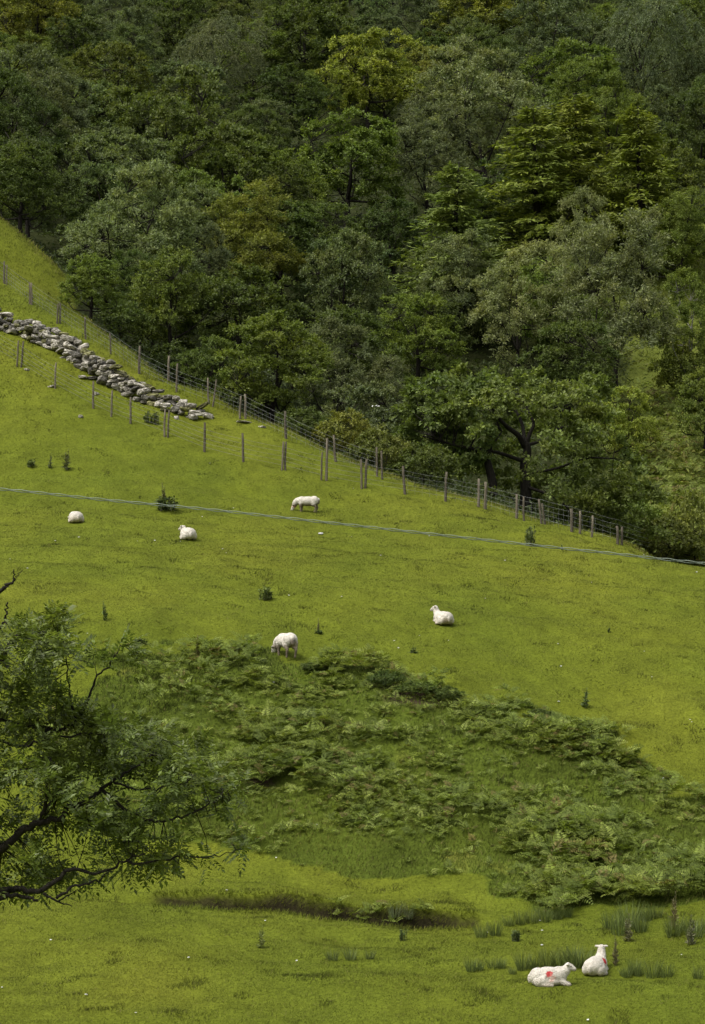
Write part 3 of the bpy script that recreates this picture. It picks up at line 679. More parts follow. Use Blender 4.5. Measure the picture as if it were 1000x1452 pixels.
# ------------------------------------------------------------------ bracken on the bank
FR_T = np.linspace(0.22, 0.98, 9)
def fern_proto(rng):
    V, K = [], []
    nf = rng.integers(4, 8); a0 = rng.uniform(0, 6.28)
    for k in range(nf):
        a = a0 + k * 6.28 / nf + rng.normal(0, .35)
        if math.sin(a) > .2 and rng.random() > .35: a = -a          # fronds lean downhill to the light
        L = rng.uniform(.7, 1.2); dr = np.array((math.cos(a), math.sin(a), 0)); sd_ = np.array((-dr[1], dr[0], 0))
        t = FR_T; el = rng.uniform(.75, 1.25); tw = rng.normal(0, .45)
        def pt(t): return dr * (L * (math.cos(el) * t + .30 * t ** 2))[:, None] + UP * (L * (math.sin(el) * t - .40 * t ** 2.2))[:, None]
        q = pt(t); tg = norm(pt(t + .02) - q)
        ln = L * .40 * np.sin(np.clip((1 - t) * 1.35 + .08, 0, 1.45))
        for sg in (-1, 1):
            nm = np.cross(tg, sd_); s2 = sd_ * math.cos(tw) + nm * math.sin(tw)
            axs = norm(s2 * sg * .9 + tg * .45 - UP * .12 + rng.normal(0, .08, (len(t), 3))); nm = np.cross(tg, s2)
            v, f = leaves(q, axs, np.where((nm[:, 2:3] < 0), -nm, nm), ln, L * .072, 0.1); V.append(v); K.append(np.full(len(v), k))
    V = np.concatenate(V); c, sn = math.cos(.38), math.sin(.38)          # plants stand square to the bank, not plumb
    V = np.stack([V[:, 0], V[:, 1] * c - V[:, 2] * sn, V[:, 1] * sn + V[:, 2] * c], 1)
    return V, np.concatenate(K)
def bracken(name, bases, size, pal, rng, label):
    pr = [fern_proto(rng) for _ in range(22)]; V, C = [], []
    for b, s in zip(bases, size):
        v, k = pr[rng.integers(22)]; a = rng.normal(0, .5); c, sn = math.cos(a), math.sin(a)
        V.append(np.stack([v[:, 0] * c - v[:, 1] * sn, v[:, 0] * sn + v[:, 1] * c, v[:, 2]], 1) * s + b)
        u = rng.random(8); i = np.searchsorted(np.cumsum([p[0] for p in pal]), u * .9999)
        C.append((np.array([pal[j][1] for j in i]) * rng.uniform(.75, 1.25, (8, 1)))[k])
    V = np.concatenate(V)
    obj(name, mesh(name, V, np.arange(len(V)).reshape(-1, 4), M_FERN, np.concatenate(C)), kind='stuff', label=label, cat='bracken')
def bank_bracken():
    rng = np.random.default_rng(21); n = 18000
    y = rng.uniform(56, 73, n); x = rng.uniform(-9, 11.5, n); z = base_z(x, y); px, py = project(np.stack([x, y, z], 1))
    left = sstep(150, 420, px + (py - 1000) * 0.1)
    clump = fbm(x / 1.7, y / 1.9, 14.0, 3)
    dens = np.clip(1.0 + 1.8 * clump, .08, 1.3) * (0.22 + .78 * left)
    dens = dens * np.where((py > 1190) & (px < 560), .25, 1) * np.where((px > 130) & (px < 330) & (py > 1000), .5, 1)
    k = bank_mask(x, y, z) & (rng.random(n) < dens) & ~((px > 362) & (px < 448) & (py < 968)); x, y, left, clump = x[k][:2700], y[k][:2700], left[k][:2700], clump[k][:2700]
    dx = rng.uniform(*np.interp([470, 620], [p[0] for p in DPX], _dp[:, 0]), 26); dy = np.interp(dx, _dp[:, 0], _dp[:, 1]) + rng.uniform(.0, .5, 26)
    x, y, left = np.r_[x, dx], np.r_[y, dy], np.r_[left, np.full(26, 0.)]; clump = np.r_[clump, np.zeros(26)]
    bs = np.stack([x, y, ground_z(x, y)], 1); sz = rng.uniform(.17, .42, len(x)) * (.85 + .2 * left) * np.clip(1 + .9 * clump, .7, 1.5)
    bs[:, 2] += np.sqrt(rng.random(len(x))) * np.clip(clump * 1.2 + .06, 0, .38)        # fronds overtop one another in mounds
    bracken('bracken', bs, sz, [(.44, (0.152, 0.196, 0.030)), (.30, (0.108, 0.145, 0.023)), (.20, (.215, .262, .056)), (.06, (.15, .125, .038))], rng, 'mass of arching green bracken fronds covering the bank')
    y = rng.uniform(98, 146, 9000); x = rng.uniform(9, 24, 9000); z = base_z(x, y); px, py = project(np.stack([x, y, z], 1))
    k = (px > 872) & (px < 1040) & (py > 560) & (py < 800) & (y > edge_y(x) + 2); x, y = x[k][:800], y[k][:800]
    bracken('hillside_bracken', np.stack([x, y, ground_z(x, y)], 1), rng.uniform(.5, .95, len(x)), [(.84, (.155, .195, .036)), (.16, (.17, .135, .05))], rng, 'brownish green bracken on the scrub slope at the right edge')
bank_bracken()
for px, py, h, w, lab in [(452, 952, 20, 55, 'dark bramble clump just right of the grazing sheep at the bank top'), (548, 972, 24, 50, 'dark bramble clump on the bank lip, left of the bare soil'), (590, 985, 22, 55, 'dark bramble clump overhanging the bare soil patch'), (636, 994, 24, 45, 'dark bramble clump right of the bare soil patch'), (770, 1020, 18, 45, 'dark bramble clump low on the right end of the bank lip')]:
    g = hit(px, py); plant(BU, 'bramble_bush', g - np.array((0, 0, .05)), h * g[1] / F, w * g[1] / F, 'dark', lab, cat='bramble', group='brambles on the bank lip', sq=(.4, 1.2))
# ------------------------------------------------------------------ tumbled dry-stone wall
rs = np.random.default_rng(40)
import bmesh
def stone_mesh(i):
    bm = bmesh.new(); bmesh.ops.create_icosphere(bm, subdivisions=2, radius=0.5)
    for v in bm.verts:
        p = np.array(v.co); q = np.sign(p) * np.abs(p * 2) ** 0.62 / 2                 # squared-off
        q *= 1 + 0.30 * float(vnoise(p[0] * 2.2 + i * 7, p[1] * 2.2, p[2] * 2.2)) + 0.10 * float(vnoise(p[0] * 6, p[1] * 6 + i, p[2] * 6))
        v.co = q
    bmesh.ops.dissolve_limit(bm, angle_limit=0.16, verts=bm.verts[:], edges=bm.edges[:])
    bmesh.ops.triangulate(bm, faces=bm.faces[:])
    me = bpy.data.meshes.new('stone'); bm.to_mesh(me); bm.free(); me.materials.append(M_STONE); return me
STONES = [stone_mesh(i) for i in range(12)]
def stone(p, sx, sy, sz, parent=None, tilt=0.22, **kw):
    o = obj('stone' if parent else 'loose_stone', STONES[rs.integers(12)], parent, **kw)
    o.location = p; o.scale = (sx, sy, sz); o.rotation_euler = (rs.normal(0, tilt), rs.normal(0, tilt), rs.uniform(0, 6.28))
    k = rs.uniform(.35, 1.85) if parent else rs.uniform(1.2, 1.7); u = rs.random() if parent else 1
    o.color = (*((k, k * .97, k * .9) if u > .22 else (.55 * k, .55 * k, .28 * k)), 1); return o
def wall():
    wp = np.array([hit(*p) for p in [(-40, 446), (0, 461), (35, 472), (70, 486), (105, 504), (150, 536), (190, 558), (225, 572), (255, 583), (296, 592)]])
    q = curve(wp, 400); s = np.r_[0, np.cumsum(np.linalg.norm(np.diff(q[:, :2], axis=0), axis=1))]
    e = obj('dry_stone_wall', None, None, 'tumbled dry stone wall of grey lichened stones running down the slope', 'stone wall', loc=q[200])
    o0 = q[200]; tot = s[-1]; n = 0
    hs_ = [(0, 1.0), (.1, .85), (.17, .35), (.25, .5), (.4, .8), (.5, .55), (.62, .8), (.75, .65), (.86, .5), (.94, .3), (1, .12)]
    layer = 0; z = 0.0
    while z < 1.3:
        t = rs.uniform(0, .3)
        while t < tot:
            L = rs.uniform(.24, .50) if rs.random() > .15 else rs.uniform(.5, .85)
            hh = np.interp(t / tot, *zip(*hs_)) * (1 + .45 * float(vnoise(t * 1.1, 3.0)))
            if z < hh - 0.05:
                c = np.array([np.interp(t + L / 2, s, q[:, i]) for i in range(3)]); c2 = np.array([np.interp(t + L / 2 + .1, s, q[:, i]) for i in range(3)])
                side = norm(np.array((-(c2 - c)[1], (c2 - c)[0], 0))); wdt = .55 * (1 - .45 * z / 1.2)
                for sg in ((-1, 1) if z < .5 else (-1,)):
                    off = side * sg * wdt * rs.uniform(.55, 1.05) * (1 if sg < 0 else .9)
                    if off[1] > 0 and sg < 0: off = -off
                    p = c + off; g = on_ground(p[0], p[1])
                    p = np.array((p[0], p[1], max(g[2] - .02, c[2] - .15) + z + rs.uniform(-.06, .06) + .07))
                    if n < 298: stone(p - o0, L * 1.12, rs.uniform(.28, .5), rs.uniform(.12, .27), e); n += 1
            t += L * rs.uniform(.85, 1.0)
        z += rs.uniform(.15, .20)
    return n
NW = wall()
for px, py, w, h, lab in [(345, 599, .95, .12, 'flat pale slab of stone lying just below the end of the wall'), (372, 606, .5, .12, 'small flat stone slab farthest right of the wall end'),
                          (250, 594, .3, .24, 'white rounded stone beside the slanting fence post pair'), (268, 592, .38, .12, 'pale flat stone just under the wall end'), (114, 592, .42, .2, 'low brownish stone in the turf below the inner fence'),
                          (136, 560, .35, .24, 'small grey stone behind the inner fence posts'), (39, 525, .35, .15, 'pale stone at the foot of the leftmost inner posts'), (72, 549, .4, .15, 'flat grey stone beside the second inner post'), (118, 536, .7, .18, 'long pale stone slab slipped down from the wall')]:
    p = hit(px, py); stone(p + np.array((0, 0, h * .12)), w * .8, w * .55, h * .8, None, .08, label=lab, cat='stone', group='loose stones below the wall')

# ------------------------------------------------------------------ post and wire fences
def post_mesh(i):
    tb = Tubes(); rng = np.random.default_rng(i)
    pts = np.array([(rng.normal(0, .008), rng.normal(0, .008), z) for z in (-.35, 0, .35, .7, 1.0)]); pts[0, :2] = pts[1, :2]
    tb.add(pts, np.array((.056, .055, .052, .05, .046)) * rng.uniform(.9, 1.1), 8)
    return tb.mesh('post', M_POST)
POSTS = [post_mesh(i) for i in range(5)]
def fence(name, posts, label, strands, stay, y_off=0.0, wr=.0036):
    """posts: (px, base py, height m, lean x, thickness, on the wire line?)"""
    pp = []
    root = None
    for k, (px, py, h, lx, th, line) in enumerate(posts):
        g = hit(px, py, 80)
        if root is None: root = obj(name, None, None, label, 'fence', loc=g); o0 = g
        o = obj('post', POSTS[k % 5], root); o.location = g - o0; o.scale = (th * .88, th * .88, h * .88 if h < 1.8 else 1.75); o.rotation_euler = (rt.gauss(0, .03), lx, rt.uniform(0, 6.28))
        b = rt.uniform(.7, 1.25); o.color = (b, b * .98, b * .93, 1)
        if line: pp.append((g, h))
    tb = Tubes()
    for zf in strands:
        tb_pts = []
        for (g, h), (g2, h2) in zip(pp[:-1], pp[1:]):
            for u in np.linspace(0, 1, 6)[:-1]:
                a = g * (1 - u) + g2 * u; gz = float(ground_z(np.array(a[0]), np.array(a[1])))
                z = (g[2] + zf) * (1 - u) + (g2[2] + zf) * u - .05 * 4 * u * (1 - u) * zf * .5
                tb_pts.append((a[0], a[1] - .06, max(z, gz + .06)))
        tb_pts.append((pp[-1][0][0], pp[-1][0][1] - .06, pp[-1][0][2] + zf))
        t2 = Tubes(); t2.add(np.array(tb_pts) - o0, wr, 4, False); obj('wire', t2.mesh('wire', M_WIRE), root)
    if stay:
        t3 = Tubes()
        for (g, h), (g2, h2) in zip(pp[:-1], pp[1:]):
            L = np.linalg.norm(g2 - g)
            if not (stay[1] <= g[0] <= stay[2]): continue
            for u in np.arange(.12, L, stay[0]) / L:
                a = g * (1 - u) + g2 * u
                gz = float(ground_z(np.array(a[0]), np.array(a[1])))
                t3.add(np.array([(a[0], a[1] - .06, max(a[2] + .02, gz + .03)), (a[0], a[1] - .06, max(a[2], gz) + stay[3])]) - o0, wr * .8, 3, False)
        obj('netting', t3.mesh('netting', M_WIRE), root)
    return root
OUT = [(-70, 355, 1.25, 0, 1, 1), (6, 403, 1.3, 0, 1.0, 1), (9, 404, 1.15, .03, .8, 0), (42, 431, 1.2, -.05, .9, 0), (45, 432, 1.2, 0, 1, 1), (81, 459, 1.1, .05, .8, 0), (85, 459, 1.1, .0, 1, 1), (121, 481, 1.2, 0, 1, 1), (157, 502, 1.1, .03, .9, 1), (197, 530, 1.45, .05, 1.2, 1), (239, 541, 1.35, -.02, 1.2, 0), (250, 556, 1.5, .12, 1.0, 1),
       (296, 573, 1.35, .05, 1.0, 1), (302, 577, 1.4, -.12, .9, 0), (340, 594, 1.15, .05, 1.0, 0), (348, 594, 1.25, 0, 1.1, 1), (405, 622, 1.35, .02, 1.15, 1), (476, 655, 1.3, .07, 1.1, 1), (535, 676, 1.4, .02, 1.0, 1), (542, 680, 1.35, .10, .9, 0)]
INN = [(-60, 470, 1.25, 0, 1, 1), (24, 520, 1.35, .06, .8, 0), (30, 521, 1.35, .08, .9, 1), (78, 551, 1.3, .02, 1.0, 1), (132, 579, 1.35, 0, 1, 1), (158, 591, 1.3, 0, .9, 1), (185, 601, 1.3, 0, 1, 1), (233, 619, 1.35, .08, .9, 0), (238, 620, 1.3, .05, .9, 1), (290, 641, 1.4, .01, 1, 1), (345, 655, 1.35, -.03, 1.05, 1),
       (400, 667, 1.35, .04, .85, 0), (404, 667, 1.35, .08, 1, 1), (456, 681, 1.3, .05, .9, 0), (463, 682, 2.0, .03, 1.05, 1), (513, 693, 1.35, .03, .9, 0), (518, 692, 1.35, .05, 1, 1), (574, 701, 1.3, -.06, 1.15, 1), (632, 711, 1.35, .02, 1.2, 1), (679, 719, 1.3, .03, 1.15, 0), (688, 722, 1.25, .16, 1.3, 1),
       (733, 735, 1.1, 0, 1.1, 1), (743, 739, 1.1, 0, .9, 0), (768, 743, 1.1, -.06, 1.0, 1), (773, 744, .95, -.2, .9, 0), (811, 754, 1.0, 0, 1.3, 1), (823, 757, 1.0, .08, 1.1, 0), (840, 762, .95, -.08, 1.0, 1), (876, 772, .8, .02, 1.2, 1), (882, 773, .8, 0, 1.0, 0), (928, 783, .6, 0, 1.0, 1), (951, 787, .85, .03, 1.1, 1), (1010, 800, .5, 0, 1, 1)]
fence('wire_fence', OUT, 'upper post and wire fence between the stone wall and the wood', (.22, .40, .58, .76, .98), (.32, -30, 40, .76))
fence('wire_fence', INN, 'lower post and wire fence below the wall, netted on the right', (.2, .38, .56, .76, .94), (.30, 1.5, 9.6, .76))
# ------------------------------------------------------------------ overhead twin cable crossing the view
def cable():
    D = 30.0
    ctr = [P(-900, 640, D + 2.0), P(-300, 668, D + .8), P(0, 693.5, D), P(150, 709, D), P(300, 723, D), P(500, 745, D), P(700, 767, D), P(850, 783, D), P(1000, 799, D), P(1300, 828, D), P(2200, 890, D + 1)]
    q = curve(ctr, 3200)
    e = obj('overhead_cable', None, None, 'thin green grey overhead cable stretched across the picture above the sheep', 'cable', loc=q[1600])
    s = np.r_[0, np.cumsum(np.linalg.norm(np.diff(q, axis=0), axis=1))]
    for k in range(2):
        ph = s * 2 * math.pi / .24 + k * math.pi
        p = q + np.stack([0 * ph, np.cos(ph) * .006, np.sin(ph) * .004 + (.0095 if k else -.0095)], 1)
        tb = Tubes(); tb.add(p - q[1600], .0058, 5, False); obj('strand', tb.mesh('strand', M_CABLE), e, color=(1.5, 1.55, 1.5) if k else (1.1, 1.15, 1.1))
cable()
# ------------------------------------------------------------------ sheep
def blob(bm, c, r, rot=None):
    from mathutils import Matrix, Euler
    m = Matrix.Translation(Vector(c)) @ (Euler(rot).to_matrix().to_4x4() if rot else Matrix.Identity(4)) @ Matrix.Diagonal((*r, 1.0))
    bmesh.ops.create_icosphere(bm, subdivisions=3, radius=1.0, matrix=m)
def limb(bm, pts, rad, n=10):
    q = curve(pts, n * (len(pts) - 1)); rr = np.interp(np.linspace(0, 1, len(q)), np.linspace(0, 1, len(rad)), rad)
    for c, r in zip(q, rr): bmesh.ops.create_icosphere(bm, subdivisions=2, radius=float(r), matrix=__import__('mathutils').Matrix.Translation(Vector(c)))
def rotz(v, a, o=(0, 0, 0)):
    v = np.asarray(v, float) - o; c, s = math.cos(a), math.sin(a)
    return np.array((v[0] * c - v[1] * s, v[0] * s + v[1] * c, v[2])) + o
def head(bm, at, yaw, pitch, k=1.0, ears=True):
    """skull, muzzle and ears; at = top of the neck"""
    def T(p):
        x, y, z = np.array(p) * k; c, s = math.cos(pitch), math.sin(pitch)
        return rotz((x * c + z * s, y, -x * s + z * c), yaw) + np.array(at)
    for p, r in [((0, 0, .01), .088), ((.045, 0, .010), .086), ((.085, 0, 0), .080), ((.12, 0, -.01), .072), ((.15, 0, -.018), .064), ((.175, 0, -.022), .056)]:
        bmesh.ops.create_icosphere(bm, subdivisions=2, radius=r * k, matrix=__import__('mathutils').Matrix.Translation(Vector(T(p))))
    for sg in (-1, 1):
        for u in np.linspace(0, 1, 7):
            p = T((-.01 - .02 * u, sg * (.06 + .115 * u), .045 + .01 * u)); r = (.026 + .016 * math.sin(u * 3.0)) * (1 - .45 * u)
            bmesh.ops.create_icosphere(bm, subdivisions=1, radius=r * k, matrix=__import__('mathutils').Matrix.Translation(Vector(p)))
    return T
WOOLC, LEGC, FACEC, DIRT_SHADE, RED, DARK = np.array((.67, .63, .56)), np.array((.12, .098, .08)), np.array((.62, .58, .51)), np.array((.44, .36, .27)), np.array((.48, .02, .03)), np.array((.10, .08, .06))
def sheep(px, py, heading, pose, label, marks=(), hyaw=0.0, hpitch=0.25, neck=None, size=1.0, dirt=.3, legdark=1.0, group='sheep in the pasture', gutter=None):
    bm = bmesh.new(); spots = []
    if pose == 'lying':
        blob(bm, (-.02, 0, .25), (.44, .265, .235)); blob(bm, (-.28, 0, .235), (.235, .26, .235)); blob(bm, (.25, 0, .265), (.21, .215, .235)); blob(bm, (-.05, 0, .13), (.42, .30, .14))
        for sg in (-1, 1):
            blob(bm, (-.22, sg * .2, .15), (.21, .11, .16)); limb(bm, [(-.2, sg * .25, .07), (-.06, sg * .28, .05), (.05, sg * .27, .04)], (.06, .045, .035))
            limb(bm, [(.30, sg * .13, .14), (.43, sg * .15, .06), (.50, sg * .14, .05)], (.09, .06, .05)); limb(bm, [(.47, sg * .14, .05), (.40, sg * .10, .035), (.53, sg * .11, .035)], (.05, .036, .034))
        blob(bm, (-.50, .02, .19), (.06, .055, .12))
        nk = neck if neck is not None else (.52, 0, .56)
        m = (np.array((.33, 0, .34)) + np.array(nk)) / 2 + np.array((.03, 0, -.01))
        limb(bm, [(.27, 0, .30), m, nk], (.17, .125, .092)); T = head(bm, nk, hyaw, hpitch)
        faces = lambda v: (np.linalg.norm(v - np.array(T((.12, 0, 0))), axis=1) < .15)
        low, high = .02, .12
    else:
        blob(bm, (-.02, 0, .50), (.43, .225, .205)); blob(bm, (-.30, 0, .52), (.20, .21, .20)); blob(bm, (.25, 0, .51), (.19, .19, .20)); blob(bm, (-.03, 0, .43), (.34, .20, .15))
        for k, (x, sg) in enumerate(((.24, -1), (.28, 1))):
            limb(bm, [(x, sg * .11, .42), (x + .01, sg * .12, .22), (x, sg * .115, .02)], (.085, .042, .032)); blob(bm, (x + .015, sg * .115, .022), (.045, .035, .026))
        for k, (x, sg) in enumerate(((-.34, -1), (-.28, 1))):
            blob(bm, (x + .02, sg * .11, .42), (.14, .10, .17)); limb(bm, [(x + .02, sg * .12, .36), (x - .09, sg * .125, .23), (x - .06, sg * .12, .1), (x - .05, sg * .12, .02)], (.08, .045, .034, .03)); blob(bm, (x - .035, sg * .12, .022), (.045, .035, .026))
        blob(bm, (-.50, 0, .50), (.045, .05, .14))
        nk = neck if neck is not None else (.60, 0, .30)
        limb(bm, [(.30, 0, .52), ((.30 + nk[0]) / 2 + .05, nk[1] * .4, .47), nk], (.17, .13, .085)); T = head(bm, nk, hyaw, hpitch)
        faces = lambda v: (np.linalg.norm(v - np.array(T((.12, 0, 0))), axis=1) < .15)
        low, high = .22, .34
    tmp_me = bpy.data.meshes.new('tmp'); bm.to_mesh(tmp_me); bm.free()
    tmp = bpy.data.objects.new('tmp', tmp_me); COL.objects.link(tmp)
    r = tmp.modifiers.new('r', 'REMESH'); r.mode = 'VOXEL'; r.voxel_size = .017
    s = tmp.modifiers.new('s', 'SMOOTH'); s.factor = .5; s.iterations = 4
    dg = bpy.context.evaluated_depsgraph_get(); me = bpy.data.meshes.new_from_object(tmp.evaluated_get(dg)); me.name = 'sheep_body'
    bpy.data.objects.remove(tmp); bpy.data.meshes.remove(tmp_me)
    n = len(me.vertices); v = np.empty(n * 3, np.float32); me.vertices.foreach_get('co', v); v = v.reshape(-1, 3).astype(float)
    nr = np.empty(n * 3, np.float32); me.vertex_normals.foreach_get('vector', nr); nr = nr.reshape(-1, 3)
    fm = faces(v).astype(float)[:, None]
    body = 1 - fm[:, 0]
    if pose != 'lying': body *= sstep(.22, .34, v[:, 2])
    v += nr * (body * (.009 * fbm(v[:, 0] * 9, v[:, 1] * 9, v[:, 2] * 9, 2) + .010))[:, None]
    me.vertices.foreach_set('co', v.astype(np.float32).ravel())
    c = np.tile(WOOLC, (n, 1)) * (1 + .12 * fbm(v[:, 0] * 5, v[:, 1] * 5, v[:, 2] * 5, 3))[:, None]
    dm = (dirt * np.clip(.5 + 1.4 * fbm(v[:, 0] * 3 + px, v[:, 1] * 3, v[:, 2] * 3, 2), 0, 1) * (1 - sstep(.1, .5 if pose != 'lying' else .32, v[:, 2])))[:, None]
    c = c * (1 - dm) + DIRT_SHADE * dm
    if pose != 'lying':
        lm_ = ((1 - sstep(.24, .36, v[:, 2])) * (1 - fm[:, 0]) * legdark)[:, None]; c = c * (1 - lm_) + LEGC * lm_
        belly = (sstep(.43, .33, v[:, 2]) * (np.abs(v[:, 1]) < .2) * .85 * (1 - fm[:, 0]))[:, None]; c = c * (1 - belly) + DIRT_SHADE * .5 * belly  # belly dirt, deepened by underside shade put into the fleece colour
        tail = (sstep(.13, .05, np.abs(v[:, 1])) * sstep(-.40, -.47, v[:, 0]) * sstep(.60, .5, v[:, 2]) * .85)[:, None]; c = c * (1 - tail) + DARK * 1.4 * tail
    else:
        foot = (sstep(.085, .05, v[:, 2]) * .35)[:, None]; c = c * (1 - foot) + DIRT_SHADE * foot
    c = c * (1 - fm) + FACEC * fm
    muz = sstep(.075, .03, np.linalg.norm(v - np.array(T((.22, 0, -.03))), axis=1))[:, None]; c = c * (1 - muz * .7) + np.array((.28, .22, .2)) * muz * .7
    if gutter is not None:
        gm = (sstep(.17, .08, np.linalg.norm(v - np.array(gutter[0]), axis=1)) * gutter[1])[:, None]; c = c * (1 - gm) + DIRT_SHADE * .8 * gm
    for (mc, mr, colr, st) in marks:
        mc = T(mc[1:]) if mc[0] == 'head' else np.array(mc)
        w = np.linalg.norm(v - mc, axis=1) + .8 * mr * fbm(v[:, 0] * 16, v[:, 1] * 16, v[:, 2] * 16, 3)
        k = (sstep(mr * 1.15, mr * .7, w) * st)[:, None]; c = c * (1 - k) + colr * k
    a = me.color_attributes.new('Col', 'FLOAT_COLOR', 'POINT'); cc = np.ones((n, 4), np.float32); cc[:, :3] = np.clip(c, 0, 1); a.data.foreach_set('color', cc.ravel())
    me.polygons.foreach_set('use_smooth', np.ones(len(me.polygons), bool))
    me.materials.clear(); me.materials.append(M_WOOL)
    g = hit(px, py)
    e = obj('sheep', me, None, label, 'sheep', group, loc=g - np.array((0, 0, .03 if pose == 'lying' else .02)))
    # stand on the slope
    y2 = g[1] + .4; 
    e.rotation_euler = (0, 0, heading); e.scale = (size,) * 3
    for sg in (-1, 1):
        bm = bmesh.new(); blob(bm, T((.075, sg * .076, .03)), (.016, .012, .016)); em = bpy.data.meshes.new('eye'); bm.to_mesh(em); bm.free(); em.materials.append(M_EYE); obj('eye', em, e)
    return e
M_EYE = noise_mat('eye', [(0.3, .012), (0.7, .03)], bump=0, rough=.2, spec=.5)
R_ = math.radians
sheep(779, 1396, R_(2), 'lying', 'sheep lying side-on facing right with a red mark on its flank', [((-.02, -.24, .33), .085, RED, .95), ((.05, -.26, .24), .10, np.array((.75, .36, .30)), .45), ((-.13, -.27, .24), .04, DARK * 2, .6)], hyaw=R_(-12), hpitch=.28, neck=(.50, 0, .50), dirt=.45, size=.75)
sheep(846, 1380, R_(66), 'lying', 'sheep lying facing away with head up and a red mark at its shoulder', [((.05, -.23, .37), .12, RED, .95)], hyaw=R_(20), hpitch=.05, neck=(.44, 0, .66), dirt=.3, size=.74)
sheep(628, 884, R_(118), 'lying', 'sheep lying in mid pasture with head turned left and grey dirty rump', [], hyaw=R_(45), hpitch=.32, neck=(.46, .05, .62), dirt=.5, gutter=((-.42, .12, .13), .8), size=.82)
sheep(406, 932, R_(114), 'grazing', 'sheep grazing at the top edge of the bracken bank, seen from behind', [], hyaw=R_(38), hpitch=1.0, neck=(.60, .10, .27), dirt=.45, size=1.0, gutter=((-.46, -.08, .36), .95))  # dark patch at the rear right: its shaded side put into the fleece colour
sheep(436, 726, R_(176), 'grazing', 'sheep grazing side-on above the cable with an orange marked head', [(('head', -.02, 0, .03), .09, np.array((.62, .2, .10)), .7)], hyaw=R_(5), hpitch=.95, neck=(.60, 0, .26), dirt=.4, size=.88)
sheep(266, 764, R_(112), 'lying', 'sheep lying below the dark nettle clump, turned away to the left', [], hyaw=R_(35), hpitch=.25, neck=(.40, .08, .50), dirt=.35, size=.88)
sheep(107, 740, R_(112), 'lying', 'leftmost sheep, a low white hump lying with its head down', [], hyaw=R_(20), hpitch=.45, neck=(.50, .06, .20), dirt=.55, size=.85)
# ------------------------------------------------------------------ rushes, thistles and weeds in the pasture
def rush_mesh(i):
    rng = np.random.default_rng(100 + i); n = 95
    a = rng.uniform(0, 6.28, n); r = .17 * np.sqrt(rng.random(n)); p = np.stack([np.cos(a) * r, np.sin(a) * r, np.full(n, -.03)], 1)
    h = rng.uniform(.28, .62, n); ln = np.stack([np.cos(a), np.sin(a)], 1) * (r * .8 + rng.uniform(0, .12, n))[:, None] + rng.normal(0, .04, (n, 2))
    tip = p + np.stack([ln[:, 0], ln[:, 1], h], 1); th = rng.uniform(0, 6.28, n); s = np.stack([np.cos(th), np.sin(th), 0 * th], 1) * .0075
    mid = (p + tip) / 2 - np.stack([ln[:, 0] * .15, ln[:, 1] * .15, 0 * h], 1)
    v = np.stack([p - s, p + s, mid + s * .8, mid - s * .8, tip], 1).reshape(-1, 3); k = np.arange(n)[:, None] * 5
    me = mesh('rush', v, [np.hstack([k, k + 1, k + 2, k + 3]), np.hstack([k + 3, k + 2, k + 4])], M_HERB); return me
RUSH = [rush_mesh(i) for i in range(4)]
def rush(px, py, s, label, group, tone=(.105, .138, .036)):
    g = hit(px, py); o = obj('rush_clump', RUSH[rt.randrange(4)], None, label, 'rushes', group, loc=g); k = rt.uniform(.85, 1.15)
    s *= .95; o.scale = (s * rt.uniform(.9, 1.2), s * rt.uniform(.9, 1.2), s * rt.uniform(.8, 1.1)); o.rotation_euler = (0, 0, rt.uniform(0, 6.28)); o.color = (tone[0] * k, tone[1] * k, tone[2] * k, 1)
for px, py, s in [(742, 1376, .75), (758, 1374, .7), (776, 1372, .8), (797, 1370, .9), (812, 1372, 1.1), (824, 1370, 1.05)]: rush(px, py, s, 'clump of dark rushes in the row just behind the two lying sheep', 'rushes behind the lying sheep')
for px, py, s in [(668, 1378, .55), (679, 1376, .6), (700, 1374, .6), (712, 1374, .45), (727, 1382, .4)]: rush(px, py, s, 'small rush tuft left of the side-on lying sheep', 'small rushes left of the sheep')
for px, py, s in [(683, 1330, .7), (703, 1327, .75)]: rush(px, py, s, 'rush clump standing alone in the pair above the small tufts', 'pair of rush clumps')
for px, py, s in [(722, 1313, .6), (738, 1311, .65), (754, 1309, .7), (772, 1307, .75), (790, 1304, .6), (806, 1301, .5)]: rush(px, py, s, 'rushes in the line beyond the end of the stream ditch', 'line of rushes by the ditch end')
for px, py, s in [(866, 1318, 1.0), (880, 1326, 1.1), (893, 1316, 1.1), (908, 1322, 1.0), (916, 1306, .8), (930, 1302, .8), (955, 1328, 1.0), (968, 1322, .9), (985, 1330, 1.0), (998, 1322, .9)]: rush(px, py, s, 'tall rush clump among the rough growth below the right end of the bracken', 'rushes below the bracken')
for px, py, s in [(888, 1386, .55), (900, 1382, .6), (906, 1384, .55), (926, 1386, .7), (946, 1386, .65), (990, 1388, .5)]: rush(px, py, s, 'small rush tuft right of the sheep that faces away', 'small rushes right of the sheep')
for px, py, s in [(472, 1362, .55), (497, 1362, .6), (525, 1360, .5)]: rush(px, py, s, 'low pale rush tuft in the near meadow, one of three', 'rush tufts in the near meadow', (.125, .155, .045))
for px, py, s in [(560, 1303, .7), (578, 1303, .7)]: rush(px, py, s, 'grey green rushes growing in the stream ditch', 'rushes in the ditch', (.13, .155, .08))
